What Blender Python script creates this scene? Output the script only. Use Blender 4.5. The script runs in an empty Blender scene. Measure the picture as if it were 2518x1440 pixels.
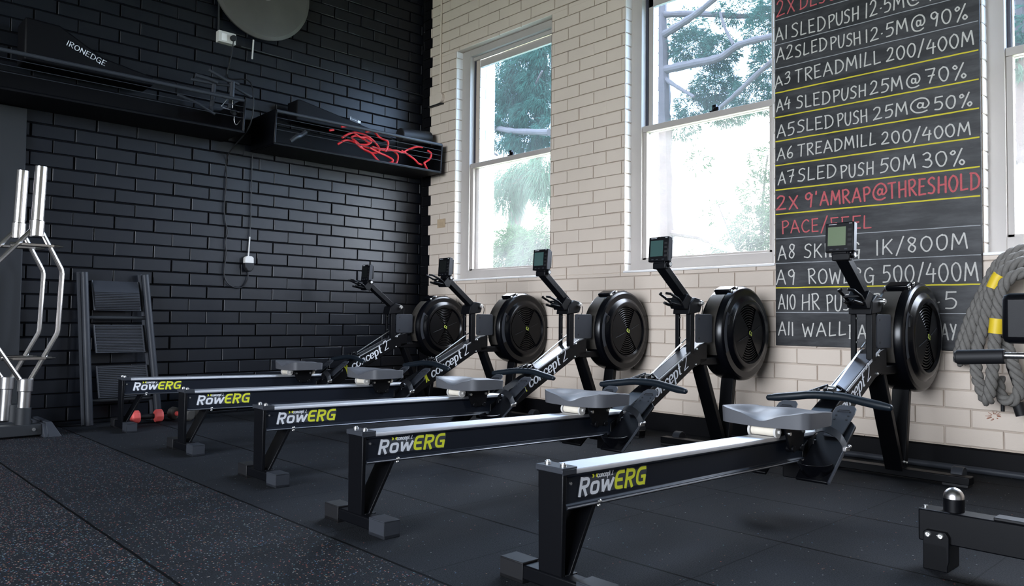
import bpy, bmesh, math, random
from mathutils import Vector, Matrix, Euler
import numpy as np

random.seed(7)
SC = bpy.context.scene
COL = SC.collection
PI = math.pi

# ------------------------------------------------------------------ camera
def cam_rows(yaw, pitch, roll):
    f = Vector((math.cos(yaw)*math.cos(pitch), math.sin(yaw)*math.cos(pitch), math.sin(pitch)))
    r = Vector((math.sin(yaw), -math.cos(yaw), 0))
    u = r.cross(f)
    r2 = math.cos(roll)*r + math.sin(roll)*u
    u2 = -math.sin(roll)*r + math.cos(roll)*u
    return r2, u2, f
FPX = 1894.75
cd = bpy.data.cameras.new('camera')
cam = bpy.data.objects.new('camera', cd)
COL.objects.link(cam)
cr, cu, cf = cam_rows(2.3827693413, 0.0361590639, 0.0100035120)
cam.matrix_world = Matrix(((cr.x, cu.x, -cf.x, 5.4143), (cr.y, cu.y, -cf.y, -4.0284),
                           (cr.z, cu.z, -cf.z, 0.675), (0, 0, 0, 1)))
cd.sensor_fit = 'HORIZONTAL'
cd.sensor_width = 36.0
cd.lens = FPX/2518*36.0
cd.clip_start = 0.02
cd.clip_end = 200
SC.camera = cam

# ------------------------------------------------------------------ sky, exposure, daylight portals
SC.view_settings.view_transform = 'Standard'
SC.view_settings.look = 'None'
SC.view_settings.gamma = 1.0
SC.view_settings.use_curve_mapping = False
SC.view_settings.exposure = 1.85
W = bpy.data.worlds.new('overcast_sky')
SC.world = W
W.use_nodes = True
bg = W.node_tree.nodes['Background']
bg.inputs['Color'].default_value = (0.88, 0.95, 1.06, 1)
bg.inputs['Strength'].default_value = 7.0

def portal(name, loc, rot, sx, sy):
    l = bpy.data.lights.new(name, 'AREA')
    l.shape = 'RECTANGLE'; l.size = sx; l.size_y = sy
    l.cycles.is_portal = True
    o = bpy.data.objects.new(name, l); COL.objects.link(o)
    o.location = loc; o.rotation_euler = rot
    return o

# window openings in the white wall (x0, x1, z0, z1)
WIN = [(0.46, 1.562, 1.0, 2.92), (2.236, 3.305, 1.0, 2.92), (4.334, 5.40, 1.0, 2.92)]
ROOM_X, ROOM_Y, ROOM_Z = 11.0, -9.0, 4.6
BACK_OPENING = (2.2, 7.4, 0.7, 3.1)            # unseen opening behind the camera, shaped to light the white wall
for i, (a, b, c, d) in enumerate(WIN):
    portal('window_portal', ((a+b)/2, 0.30, (c+d)/2), (-PI/2, 0, 0), b-a, d-c)
portal('back_opening_portal', ((BACK_OPENING[0]+BACK_OPENING[1])/2, ROOM_Y-0.02, (BACK_OPENING[2]+BACK_OPENING[3])/2), (PI/2, 0, 0), BACK_OPENING[1]-BACK_OPENING[0], BACK_OPENING[3]-BACK_OPENING[2])

# ------------------------------------------------------------------ materials
def mat(name, col, rough=0.5, metal=0.0, spec=0.5, noise=0.0, nscale=30.0, bump=0.0, bscale=200.0, coat=0.0, emit=None):
    m = bpy.data.materials.new(name); m.use_nodes = True
    nt = m.node_tree; b = nt.nodes['Principled BSDF']
    b.inputs['Base Color'].default_value = (*col, 1)
    b.inputs['Roughness'].default_value = rough
    b.inputs['Metallic'].default_value = metal
    b.inputs['Specular IOR Level'].default_value = spec
    if coat: b.inputs['Coat Weight'].default_value = coat
    tc = None
    if noise or bump:
        tc = nt.nodes.new('ShaderNodeTexCoord')
    if noise:
        n = nt.nodes.new('ShaderNodeTexNoise'); n.inputs['Scale'].default_value = nscale; n.inputs['Detail'].default_value = 4
        nt.links.new(tc.outputs['Object'], n.inputs['Vector'])
        mx = nt.nodes.new('ShaderNodeMix'); mx.data_type = 'RGBA'
        mx.inputs['A'].default_value = (*[max(0, c*(1-noise)) for c in col], 1)
        mx.inputs['B'].default_value = (*[min(1, c*(1+noise)) for c in col], 1)
        nt.links.new(n.outputs['Fac'], mx.inputs['Factor'])
        nt.links.new(mx.outputs['Result'], b.inputs['Base Color'])
    if bump:
        n2 = nt.nodes.new('ShaderNodeTexNoise'); n2.inputs['Scale'].default_value = bscale; n2.inputs['Detail'].default_value = 3
        nt.links.new(tc.outputs['Object'], n2.inputs['Vector'])
        bp = nt.nodes.new('ShaderNodeBump'); bp.inputs['Strength'].default_value = bump; bp.inputs['Distance'].default_value = 0.004
        nt.links.new(n2.outputs['Fac'], bp.inputs['Height'])
        nt.links.new(bp.outputs['Normal'], b.inputs['Normal'])
    return m

M = {}
M['white_brick'] = mat('white_painted_brick', (0.64, 0.545, 0.46), 0.55, spec=0.35, noise=0.07, nscale=3.5, bump=0.25, bscale=60)
M['reveal_lit'] = mat('wall_paint_window_lit', (0.82, 0.80, 0.78), 0.5, noise=0.04, nscale=8)  # same paint as the wall, whitened for the window light on the reveals
M['white_mortar'] = mat('white_painted_mortar', (0.48, 0.405, 0.34), 0.7, noise=0.1, nscale=9)
M['black_brick'] = mat('black_painted_brick', (0.0030, 0.0043, 0.0076), 0.42, spec=0.36, noise=0.15, nscale=4, bump=0.10, bscale=30)
M['black_mortar'] = mat('black_painted_mortar', (0.0015, 0.0015, 0.0022), 0.8, spec=0.1)
M['black_paint'] = mat('black_paint', (0.0018, 0.0018, 0.0028), 0.6, spec=0.15, noise=0.2)
M['pilaster'] = mat('dark_grey_paint', (0.009, 0.0105, 0.013), 0.6, noise=0.1, nscale=3)
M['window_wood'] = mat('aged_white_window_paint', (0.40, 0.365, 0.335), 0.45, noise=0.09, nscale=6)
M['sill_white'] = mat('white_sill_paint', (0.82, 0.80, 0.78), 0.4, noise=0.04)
M['track'] = mat('dark_window_track', (0.03, 0.03, 0.045), 0.5, noise=0.1)
M['ceiling'] = mat('dark_ceiling_paint', (0.10, 0.10, 0.10), 0.8, noise=0.1)
M['plaster'] = mat('warm_grey_plaster', (0.60, 0.57, 0.54), 0.8, noise=0.06)
M['concrete'] = mat('outside_ground', (0.20, 0.24, 0.14), 0.9, noise=0.3, nscale=2)
M['black_metal'] = mat('black_powder_coat', (0.0020, 0.0022, 0.0032), 0.42, spec=0.17, noise=0.1, nscale=40, bump=0.05, bscale=600)
M['slate_metal'] = mat('slate_anodised_rail', (0.0075, 0.0098, 0.0155), 0.42, spec=0.20, noise=0.08, nscale=12)
M['grey_metal'] = mat('grey_powder_coat', (0.030, 0.033, 0.040), 0.45, spec=0.25, noise=0.08)
M['bright_steel'] = mat('bright_steel', (0.62, 0.63, 0.66), 0.50, metal=1.0, noise=0.05, nscale=20)
M['brushed_steel'] = mat('brushed_steel', (0.55, 0.53, 0.52), 0.30, metal=1.0, noise=0.12, nscale=25)
M['beam_grey'] = mat('satin_grey_beam_cover', (0.16, 0.165, 0.18), 0.34, metal=0.9, noise=0.06)
M['chrome'] = mat('chrome', (0.62, 0.585, 0.555), 0.24, metal=1.0, noise=0.03)
M['bolt'] = mat('zinc_bolt', (0.85, 0.84, 0.82), 0.3, metal=1.0, noise=0.04)
M['black_gloss'] = mat('glossy_black_plastic', (0.0014, 0.0016, 0.0026), 0.25, spec=0.30, noise=0.08, nscale=20)
M['black_satin'] = mat('satin_black_plastic', (0.0018, 0.0020, 0.0030), 0.40, spec=0.20, noise=0.1, nscale=20)
M['black_rubber'] = mat('black_rubber', (0.004, 0.004, 0.0052), 0.6, spec=0.4, noise=0.15, nscale=60)
M['blue_rubber'] = mat('blue_black_handle_rubber', (0.005, 0.009, 0.014), 0.42, spec=0.45, noise=0.1, nscale=60)
M['seat_grey'] = mat('grey_seat_foam', (0.085, 0.087, 0.096), 0.46, spec=0.40, noise=0.05, nscale=30)
M['cream'] = mat('cream_roller_plastic', (0.66, 0.60, 0.50), 0.4, noise=0.06)
M['white_plastic'] = mat('white_plastic', (0.56, 0.54, 0.51), 0.4, noise=0.03)
M['mesh_band'] = mat('perforated_grey_steel', (0.050, 0.044, 0.037), 0.5, metal=0.0, noise=0.15, nscale=90, bump=0.2, bscale=900)
M['lcd'] = mat('grey_green_lcd', (0.115, 0.155, 0.085), 0.3, noise=0.03)
M['lcd_off'] = mat('black_lcd', (0.004, 0.005, 0.005), 0.45, spec=0.3, noise=0.03)
M['lcd_dark'] = mat('dark_teal_lcd', (0.035, 0.075, 0.070), 0.2, noise=0.03)
M['print_white'] = mat('white_print', (0.72, 0.73, 0.76), 0.45, noise=0.02)
M['print_yellow'] = mat('acid_yellow_print', (0.66, 0.68, 0.03), 0.45, noise=0.02)
M['print_grey'] = mat('grey_print_edge', (0.035, 0.04, 0.05), 0.45, noise=0.05)
M['badge'] = mat('lime_badge', (0.60, 0.72, 0.12), 0.4, noise=0.05)
M['chalkboard'] = mat('chalkboard_black', (0.020, 0.021, 0.023), 0.5, spec=0.4)
M['chalk_white'] = mat('white_chalk', (0.53, 0.515, 0.48), 0.95, spec=0.1, noise=0.25, nscale=150)
M['chalk_red'] = mat('red_chalk', (0.50, 0.115, 0.125), 0.95, spec=0.1, noise=0.25, nscale=150)
M['rule_yellow'] = mat('yellow_rule_line', (0.58, 0.50, 0.02), 0.7, noise=0.15, nscale=40)
M['rule_white'] = mat('faint_white_rule_line', (0.30, 0.31, 0.32), 0.9, noise=0.3, nscale=60)
M['rope_grey'] = mat('grey_battle_rope', (0.165, 0.156, 0.143), 0.8, spec=0.3, noise=0.25, nscale=60, bump=0.5, bscale=300)
M['tape_yellow'] = mat('yellow_tape', (0.74, 0.52, 0.02), 0.5, noise=0.08)
M['red_rope'] = mat('red_rope', (0.62, 0.018, 0.024), 0.5, noise=0.2, nscale=100)
M['coral'] = mat('coral_plastic', (0.70, 0.10, 0.09), 0.5, noise=0.1)
M['blue'] = mat('blue_plastic', (0.03, 0.17, 0.40), 0.5, noise=0.1)
M['disc'] = mat('dark_grey_disc', (0.060, 0.056, 0.050), 0.6, noise=0.25, nscale=6)
M['stain'] = mat('tan_stain', (0.46, 0.34, 0.22), 0.8, noise=0.25, nscale=30)
M['rust'] = mat('rust_mark', (0.36, 0.16, 0.10), 0.9, noise=0.3, nscale=60)
M['bark'] = mat('tree_bark', (0.034, 0.024, 0.022), 0.9, noise=0.5, nscale=14, bump=0.8, bscale=25)

def leaf_mat(name, col, tl=0.35):
    m = bpy.data.materials.new(name); m.use_nodes = True
    nt = m.node_tree; nt.nodes.clear()
    out = nt.nodes.new('ShaderNodeOutputMaterial')
    d = nt.nodes.new('ShaderNodeBsdfDiffuse'); t = nt.nodes.new('ShaderNodeBsdfTranslucent')
    mx = nt.nodes.new('ShaderNodeMixShader'); mx.inputs[0].default_value = tl
    n = nt.nodes.new('ShaderNodeTexNoise'); n.inputs['Scale'].default_value = 2.2
    tc = nt.nodes.new('ShaderNodeTexCoord'); nt.links.new(tc.outputs['Object'], n.inputs['Vector'])
    cr_ = nt.nodes.new('ShaderNodeMix'); cr_.data_type = 'RGBA'
    cr_.inputs['A'].default_value = (*[c*0.6 for c in col], 1); cr_.inputs['B'].default_value = (*[c*1.4 for c in col], 1)
    nt.links.new(n.outputs['Fac'], cr_.inputs['Factor'])
    for q in (d, t): nt.links.new(cr_.outputs['Result'], q.inputs['Color'])
    nt.links.new(d.outputs[0], mx.inputs[1]); nt.links.new(t.outputs[0], mx.inputs[2])
    nt.links.new(mx.outputs[0], out.inputs['Surface'])
    return m
M['leaf_dark'] = leaf_mat('dark_needle_leaf', (0.024, 0.062, 0.044))
M['leaf_mid'] = leaf_mat('mid_green_leaf', (0.036, 0.070, 0.050))
M['leaf_light'] = leaf_mat('light_green_leaf', (0.030, 0.058, 0.028))

def glass_mat(name, tint, haze, gloss):
    m = bpy.data.materials.new(name); m.use_nodes = True
    nt = m.node_tree; nt.nodes.clear()
    out = nt.nodes.new('ShaderNodeOutputMaterial')
    t = nt.nodes.new('ShaderNodeBsdfTransparent'); t.inputs['Color'].default_value = (*tint, 1)
    h = nt.nodes.new('ShaderNodeBsdfTranslucent'); h.inputs['Color'].default_value = (0.9, 0.92, 0.95, 1)
    g = nt.nodes.new('ShaderNodeBsdfGlossy'); g.inputs['Roughness'].default_value = 0.02
    n = nt.nodes.new('ShaderNodeTexNoise'); n.inputs['Scale'].default_value = 2.5; n.inputs['Detail'].default_value = 5
    tc = nt.nodes.new('ShaderNodeTexCoord'); nt.links.new(tc.outputs['Object'], n.inputs['Vector'])
    mr = nt.nodes.new('ShaderNodeMapRange'); mr.inputs['From Min'].default_value = 0.3; mr.inputs['From Max'].default_value = 0.7
    mr.inputs['To Min'].default_value = haze*0.6; mr.inputs['To Max'].default_value = haze*1.4
    nt.links.new(n.outputs['Fac'], mr.inputs['Value'])
    m1 = nt.nodes.new('ShaderNodeMixShader'); nt.links.new(mr.outputs[0], m1.inputs[0])
    nt.links.new(t.outputs[0], m1.inputs[1]); nt.links.new(h.outputs[0], m1.inputs[2])
    m2 = nt.nodes.new('ShaderNodeMixShader'); m2.inputs[0].default_value = gloss
    nt.links.new(m1.outputs[0], m2.inputs[1]); nt.links.new(g.outputs[0], m2.inputs[2])
    nt.links.new(m2.outputs[0], out.inputs['Surface'])
    return m
M['glass_upper'] = glass_mat('tinted_upper_glass', (0.66, 0.76, 0.88), 0.008, 0.02)
M['glass_lower'] = glass_mat('hazy_lower_glass', (0.97, 0.98, 1.0), 0.024, 0.02)

def chalkboard_mat():
    m = M['chalkboard']; nt = m.node_tree; b = nt.nodes['Principled BSDF']
    tc = nt.nodes.new('ShaderNodeTexCoord')
    mp = nt.nodes.new('ShaderNodeMapping'); mp.inputs['Scale'].default_value = (1.6, 1, 7); mp.inputs['Rotation'].default_value = (0, 0.18, 0)
    n = nt.nodes.new('ShaderNodeTexNoise'); n.inputs['Scale'].default_value = 2.2; n.inputs['Detail'].default_value = 7; n.inputs['Roughness'].default_value = 0.62
    r = nt.nodes.new('ShaderNodeValToRGB')
    r.color_ramp.elements[0].position = 0.42; r.color_ramp.elements[0].color = (0.010, 0.0105, 0.012, 1)
    r.color_ramp.elements[1].position = 0.80; r.color_ramp.elements[1].color = (0.075, 0.075, 0.079, 1)
    nt.links.new(tc.outputs['Object'], mp.inputs['Vector']); nt.links.new(mp.outputs[0], n.inputs['Vector'])
    nt.links.new(n.outputs['Fac'], r.inputs['Fac']); nt.links.new(r.outputs['Color'], b.inputs['Base Color'])
chalkboard_mat()

def floor_mat():
    m = bpy.data.materials.new('speckled_rubber_tile_floor'); m.use_nodes = True
    nt = m.node_tree; b = nt.nodes['Principled BSDF']
    N = nt.nodes.new; L = nt.links.new
    tc = N('ShaderNodeTexCoord'); sp = N('ShaderNodeSeparateXYZ'); L(tc.outputs['Object'], sp.inputs[0])
    def math_(op, a, b_=None, c=None):
        q = N('ShaderNodeMath'); q.operation = op
        for i, v in enumerate((a, b_, c)):
            if v is None: continue
            if isinstance(v, (int, float)): q.inputs[i].default_value = v
            else: L(v, q.inputs[i])
        return q.outputs[0]
    wob = N('ShaderNodeTexNoise'); wob.inputs['Scale'].default_value = 9; wob.inputs['Detail'].default_value = 3
    L(tc.outputs['Object'], wob.inputs['Vector'])
    wv = math_('MULTIPLY', math_('SUBTRACT', wob.outputs['Fac'], 0.5), 0.008)
    def seam(co, off, pitch, w):
        t = math_('DIVIDE', math_('ADD', math_('SUBTRACT', co, off), wv), pitch)
        fr = math_('FRACT', t)
        d = math_('MULTIPLY', math_('MINIMUM', fr, math_('SUBTRACT', 1.0, fr)), pitch)
        return math_('LESS_THAN', d, w)
    sy = seam(sp.outputs['Y'], -1.255, 0.505, 0.0046)
    sx = seam(sp.outputs['X'], 4.250, 0.51, 0.0024)
    s = math_('MAXIMUM', sy, math_('MULTIPLY', sx, 0.55))
    # fine grain
    g = N('ShaderNodeTexNoise'); g.inputs['Scale'].default_value = 260; g.inputs['Detail'].default_value = 3
    L(tc.outputs['Object'], g.inputs['Vector'])
    big = N('ShaderNodeTexNoise'); big.inputs['Scale'].default_value = 2.2; big.inputs['Detail'].default_value = 4
    L(tc.outputs['Object'], big.inputs['Vector'])
    gr_ = N('ShaderNodeMapRange'); gr_.inputs['From Min'].default_value = 0.36; gr_.inputs['From Max'].default_value = 0.66
    gr_.inputs['To Min'].default_value = 0.004; gr_.inputs['To Max'].default_value = 0.025; L(g.outputs['Fac'], gr_.inputs['Value'])
    gv = math_('ADD', gr_.outputs[0], math_('MULTIPLY', big.outputs['Fac'], 0.014))
    base = N('ShaderNodeCombineColor')
    L(math_('MULTIPLY', gv, 0.92), base.inputs[0]); L(gv, base.inputs[1]); L(math_('MULTIPLY', gv, 1.16), base.inputs[2])
    # coloured flecks, dense in the front rows, fewer towards the machines
    v = N('ShaderNodeTexVoronoi'); v.inputs['Scale'].default_value = 170; L(tc.outputs['Object'], v.inputs['Vector'])
    vr = N('ShaderNodeSeparateColor'); L(v.outputs['Color'], vr.inputs[0])
    row = math_('FLOOR', math_('DIVIDE', math_('ADD', sp.outputs['Y'], 1.255), 0.505))     # -4 and below: second row and on
    m1 = N('ShaderNodeMapRange'); m1.inputs['From Min'].default_value = -4.6; m1.inputs['From Max'].default_value = -3.4
    m1.inputs['To Min'].default_value = 0.42; m1.inputs['To Max'].default_value = 0.008
    L(row, m1.inputs['Value'])
    pick = math_('LESS_THAN', vr.outputs[0], m1.outputs[0])
    near = math_('LESS_THAN', v.outputs['Distance'], 0.38)
    fk = math_('MULTIPLY', pick, near)
    ramp = N('ShaderNodeValToRGB'); ramp.color_ramp.interpolation = 'CONSTANT'
    cols = [(0.0, (0.30, 0.30, 0.30)), (0.30, (0.36, 0.10, 0.08)), (0.5, (0.34, 0.20, 0.13)), (0.65, (0.10, 0.18, 0.30)), (0.82, (0.12, 0.26, 0.27)), (0.92, (0.40, 0.38, 0.36))]
    e = ramp.color_ramp.elements
    e[0].position = 0; e[0].color = (*cols[0][1], 1); e[1].position = cols[1][0]; e[1].color = (*cols[1][1], 1)
    for p, c in cols[2:]:
        q = e.new(p); q.color = (*c, 1)
    L(vr.outputs[1], ramp.inputs['Fac'])
    mx = N('ShaderNodeMix'); mx.data_type = 'RGBA'; L(math_('MULTIPLY', fk, 0.75), mx.inputs['Factor'])
    L(base.outputs[0], mx.inputs['A']); L(ramp.outputs['Color'], mx.inputs['B'])
    mx2 = N('ShaderNodeMix'); mx2.data_type = 'RGBA'; L(s, mx2.inputs['Factor'])
    L(mx.outputs['Result'], mx2.inputs['A']); mx2.inputs['B'].default_value = (0.0012, 0.0012, 0.0015, 1)
    L(mx2.outputs['Result'], b.inputs['Base Color'])
    b.inputs['Roughness'].default_value = 0.72
    b.inputs['Specular IOR Level'].default_value = 0.07
    bp = N('ShaderNodeBump'); bp.inputs['Strength'].default_value = 0.5; bp.inputs['Distance'].default_value = 0.004
    L(math_('SUBTRACT', g.outputs['Fac'], math_('MULTIPLY', s, 1.5)), bp.inputs['Height']); L(bp.outputs['Normal'], b.inputs['Normal'])
    return m
M['floor'] = floor_mat()

# ------------------------------------------------------------------ mesh helpers
class MB:
    """collects polygons; build() links them as one mesh object"""
    def __init__(s): s.v = []; s.f = []; s.m = []
    def add(s, vs, fs, mi=0):
        o = len(s.v); s.v += [tuple(v) for v in vs]
        for f in fs: s.f.append([i+o for i in f]); s.m.append(mi)
        return s
    def box(s, c, d, R=None, mi=0):
        x, y, z = d[0]/2, d[1]/2, d[2]/2
        vs = [Vector((a, b, e)) for a in (-x, x) for b in (-y, y) for e in (-z, z)]
        if R is not None: vs = [R @ v for v in vs]
        vs = [v + Vector(c) for v in vs]
        return s.add(vs, [(0, 1, 3, 2), (4, 6, 7, 5), (0, 4, 5, 1), (2, 3, 7, 6), (0, 2, 6, 4), (1, 5, 7, 3)], mi)
    def span(s, a, b, mi=0):
        return s.box([(p+q)/2 for p, q in zip(a, b)], [abs(q-p) for p, q in zip(a, b)], None, mi)
    def prism(s, poly, ax, a, b, mi=0):
        n = len(poly)
        def P(p, t): return {'x': (t, p[0], p[1]), 'y': (p[0], t, p[1]), 'z': (p[0], p[1], t)}[ax]
        vs = [P(p, a) for p in poly] + [P(p, b) for p in poly]
        fs = [tuple(range(n-1, -1, -1)), tuple(range(n, 2*n))] + [(i, (i+1) % n, (i+1) % n+n, i+n) for i in range(n)]
        area = sum(poly[i][0]*poly[(i+1) % n][1]-poly[(i+1) % n][0]*poly[i][1] for i in range(n))
        flip = (area < 0) != (ax == 'y')
        if flip: fs = [tuple(reversed(f)) for f in fs]
        if b < a: fs = [tuple(reversed(f)) for f in fs]
        return s.add(vs, fs, mi)
    def tube(s, path, r, n=12, caps=True, mi=0, closed=False, ell=None):
        P = [Vector(p) for p in path]; m = len(P)
        rs = r if isinstance(r, (list, tuple)) else [r]*m
        T = []
        for i in range(m):
            if closed: t = P[(i+1) % m]-P[i-1]
            else: t = P[min(i+1, m-1)]-P[max(i-1, 0)]
            T.append(t.normalized() if t.length > 1e-9 else Vector((0, 0, 1)))
        up = Vector((0, 0, 1)) if abs(T[0].z) < 0.9 else Vector((0, 1, 0))
        nrm = T[0].cross(up).normalized()
        vs = []
        for i in range(m):
            if i: 
                ax = T[i-1].cross(T[i])
                if ax.length > 1e-7: nrm = Matrix.Rotation(T[i-1].angle(T[i]), 3, ax.normalized()) @ nrm
            bn = T[i].cross(nrm)
            for k in range(n):
                a = 2*PI*k/n
                e0, e1 = (1, 1) if ell is None else ell
                vs.append(P[i] + rs[i]*(math.cos(a)*e0*nrm + math.sin(a)*e1*bn))
        fs = []
        for i in range(m if closed else m-1):
            j = (i+1) % m
            for k in range(n):
                fs.append((i*n+k, i*n+(k+1) % n, j*n+(k+1) % n, j*n+k))
        if caps and not closed:
            fs.append(tuple(range(n-1, -1, -1))); fs.append(tuple(range((m-1)*n, m*n)))
        return s.add(vs, fs, mi)
    def cyl(s, a, b, r, n=20, mi=0, r2=None): return s.tube([a, b], [r, r if r2 is None else r2], n, True, mi)
    def lathe(s, prof, ax, c, n=48, a0=0.0, a1=2*PI, mi=0):
        full = abs(a1-a0-2*PI) < 1e-6
        k = n if full else n+1
        vs = []
        for (t, r) in prof:
            for i in range(k):
                a = a0+(a1-a0)*i/n; u, w = r*math.cos(a), r*math.sin(a)
                vs.append(Vector(c)+Vector({'x': (t, u, w), 'y': (w, t, u), 'z': (u, w, t)}[ax]))
        fs = []
        for j in range(len(prof)-1):
            for i in range(n):
                i2 = (i+1) % k
                fs.append((j*k+i, j*k+i2, (j+1)*k+i2, (j+1)*k+i))
        return s.add(vs, fs, mi)
    def sphere(s, c, r, n=16, m=10, mi=0, sc=(1, 1, 1)):
        vs = []; fs = []
        for j in range(m+1):
            t = PI*j/m
            for i in range(n):
                a = 2*PI*i/n
                vs.append((c[0]+r*sc[0]*math.sin(t)*math.cos(a), c[1]+r*sc[1]*math.sin(t)*math.sin(a), c[2]+r*sc[2]*math.cos(t)))
        for j in range(m):
            for i in range(n): fs.append((j*n+i, (j+1)*n+i, (j+1)*n+(i+1) % n, j*n+(i+1) % n))
        return s.add(vs, fs, mi)
    def build(s, name, mats, parent=None, bev=0.0, smooth=35, merge=False, segs=2):
        me = bpy.data.meshes.new(name); me.from_pydata(s.v, [], s.f)
        if not isinstance(mats, (list, tuple)): mats = [mats]
        for m in mats: me.materials.append(m)
        if len(mats) > 1: me.polygons.foreach_set('material_index', s.m)
        if merge:
            bm = bmesh.new(); bm.from_mesh(me); bmesh.ops.remove_doubles(bm, verts=bm.verts, dist=1e-5)
            bmesh.ops.recalc_face_normals(bm, faces=bm.faces); bm.to_mesh(me); bm.free()
        me.update()
        if smooth:
            me.polygons.foreach_set('use_smooth', [True]*len(me.polygons)); me.set_sharp_from_angle(angle=math.radians(smooth))
        o = bpy.data.objects.new(name, me); COL.objects.link(o)
        if parent is not None: o.parent = parent
        if bev:
            b = o.modifiers.new('bevel', 'BEVEL'); b.width = bev; b.segments = segs; b.limit_method = 'ANGLE'; b.angle_limit = math.radians(40)
            b.harden_normals = False
        return o

def empty(name, loc=(0, 0, 0), rz=0.0):
    o = bpy.data.objects.new(name, None); COL.objects.link(o); o.location = loc; o.rotation_euler = (0, 0, rz)
    o.empty_display_size = 0.1
    return o
def tag(o, label, cat, group=None, kind=None):
    if label: o['label'] = label
    if cat: o['category'] = cat
    if group: o['group'] = group
    if kind: o['kind'] = kind
    return o
def struct(o, label=None, cat=None):
    o['kind'] = 'structure'
    if label: o['label'] = label
    if cat: o['category'] = cat
    return o
def copy_tree(o, parent=None):
    c = o.copy(); COL.objects.link(c)
    if parent is not None: c.parent = parent
    for ch in list(o.children): copy_tree(ch, c)
    return c
def smooth_path(pts, n=6, closed=False):
    P = [Vector(p) for p in pts]; out = []; m = len(P)
    rng = range(m if closed else m-1)
    for i in rng:
        g = lambda k: P[k % m] if closed else P[min(max(k, 0), m-1)]
        p0, p1, p2, p3 = g(i-1), g(i), g(i+1), g(i+2)
        for k in range(n):
            t = k/n
            out.append(0.5*((2*p1)+(p2-p0)*t+(2*p0-5*p1+4*p2-p3)*t*t+(3*p1-p0-3*p2+p3)*t**3))
    if not closed: out.append(P[-1])
    return out

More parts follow.
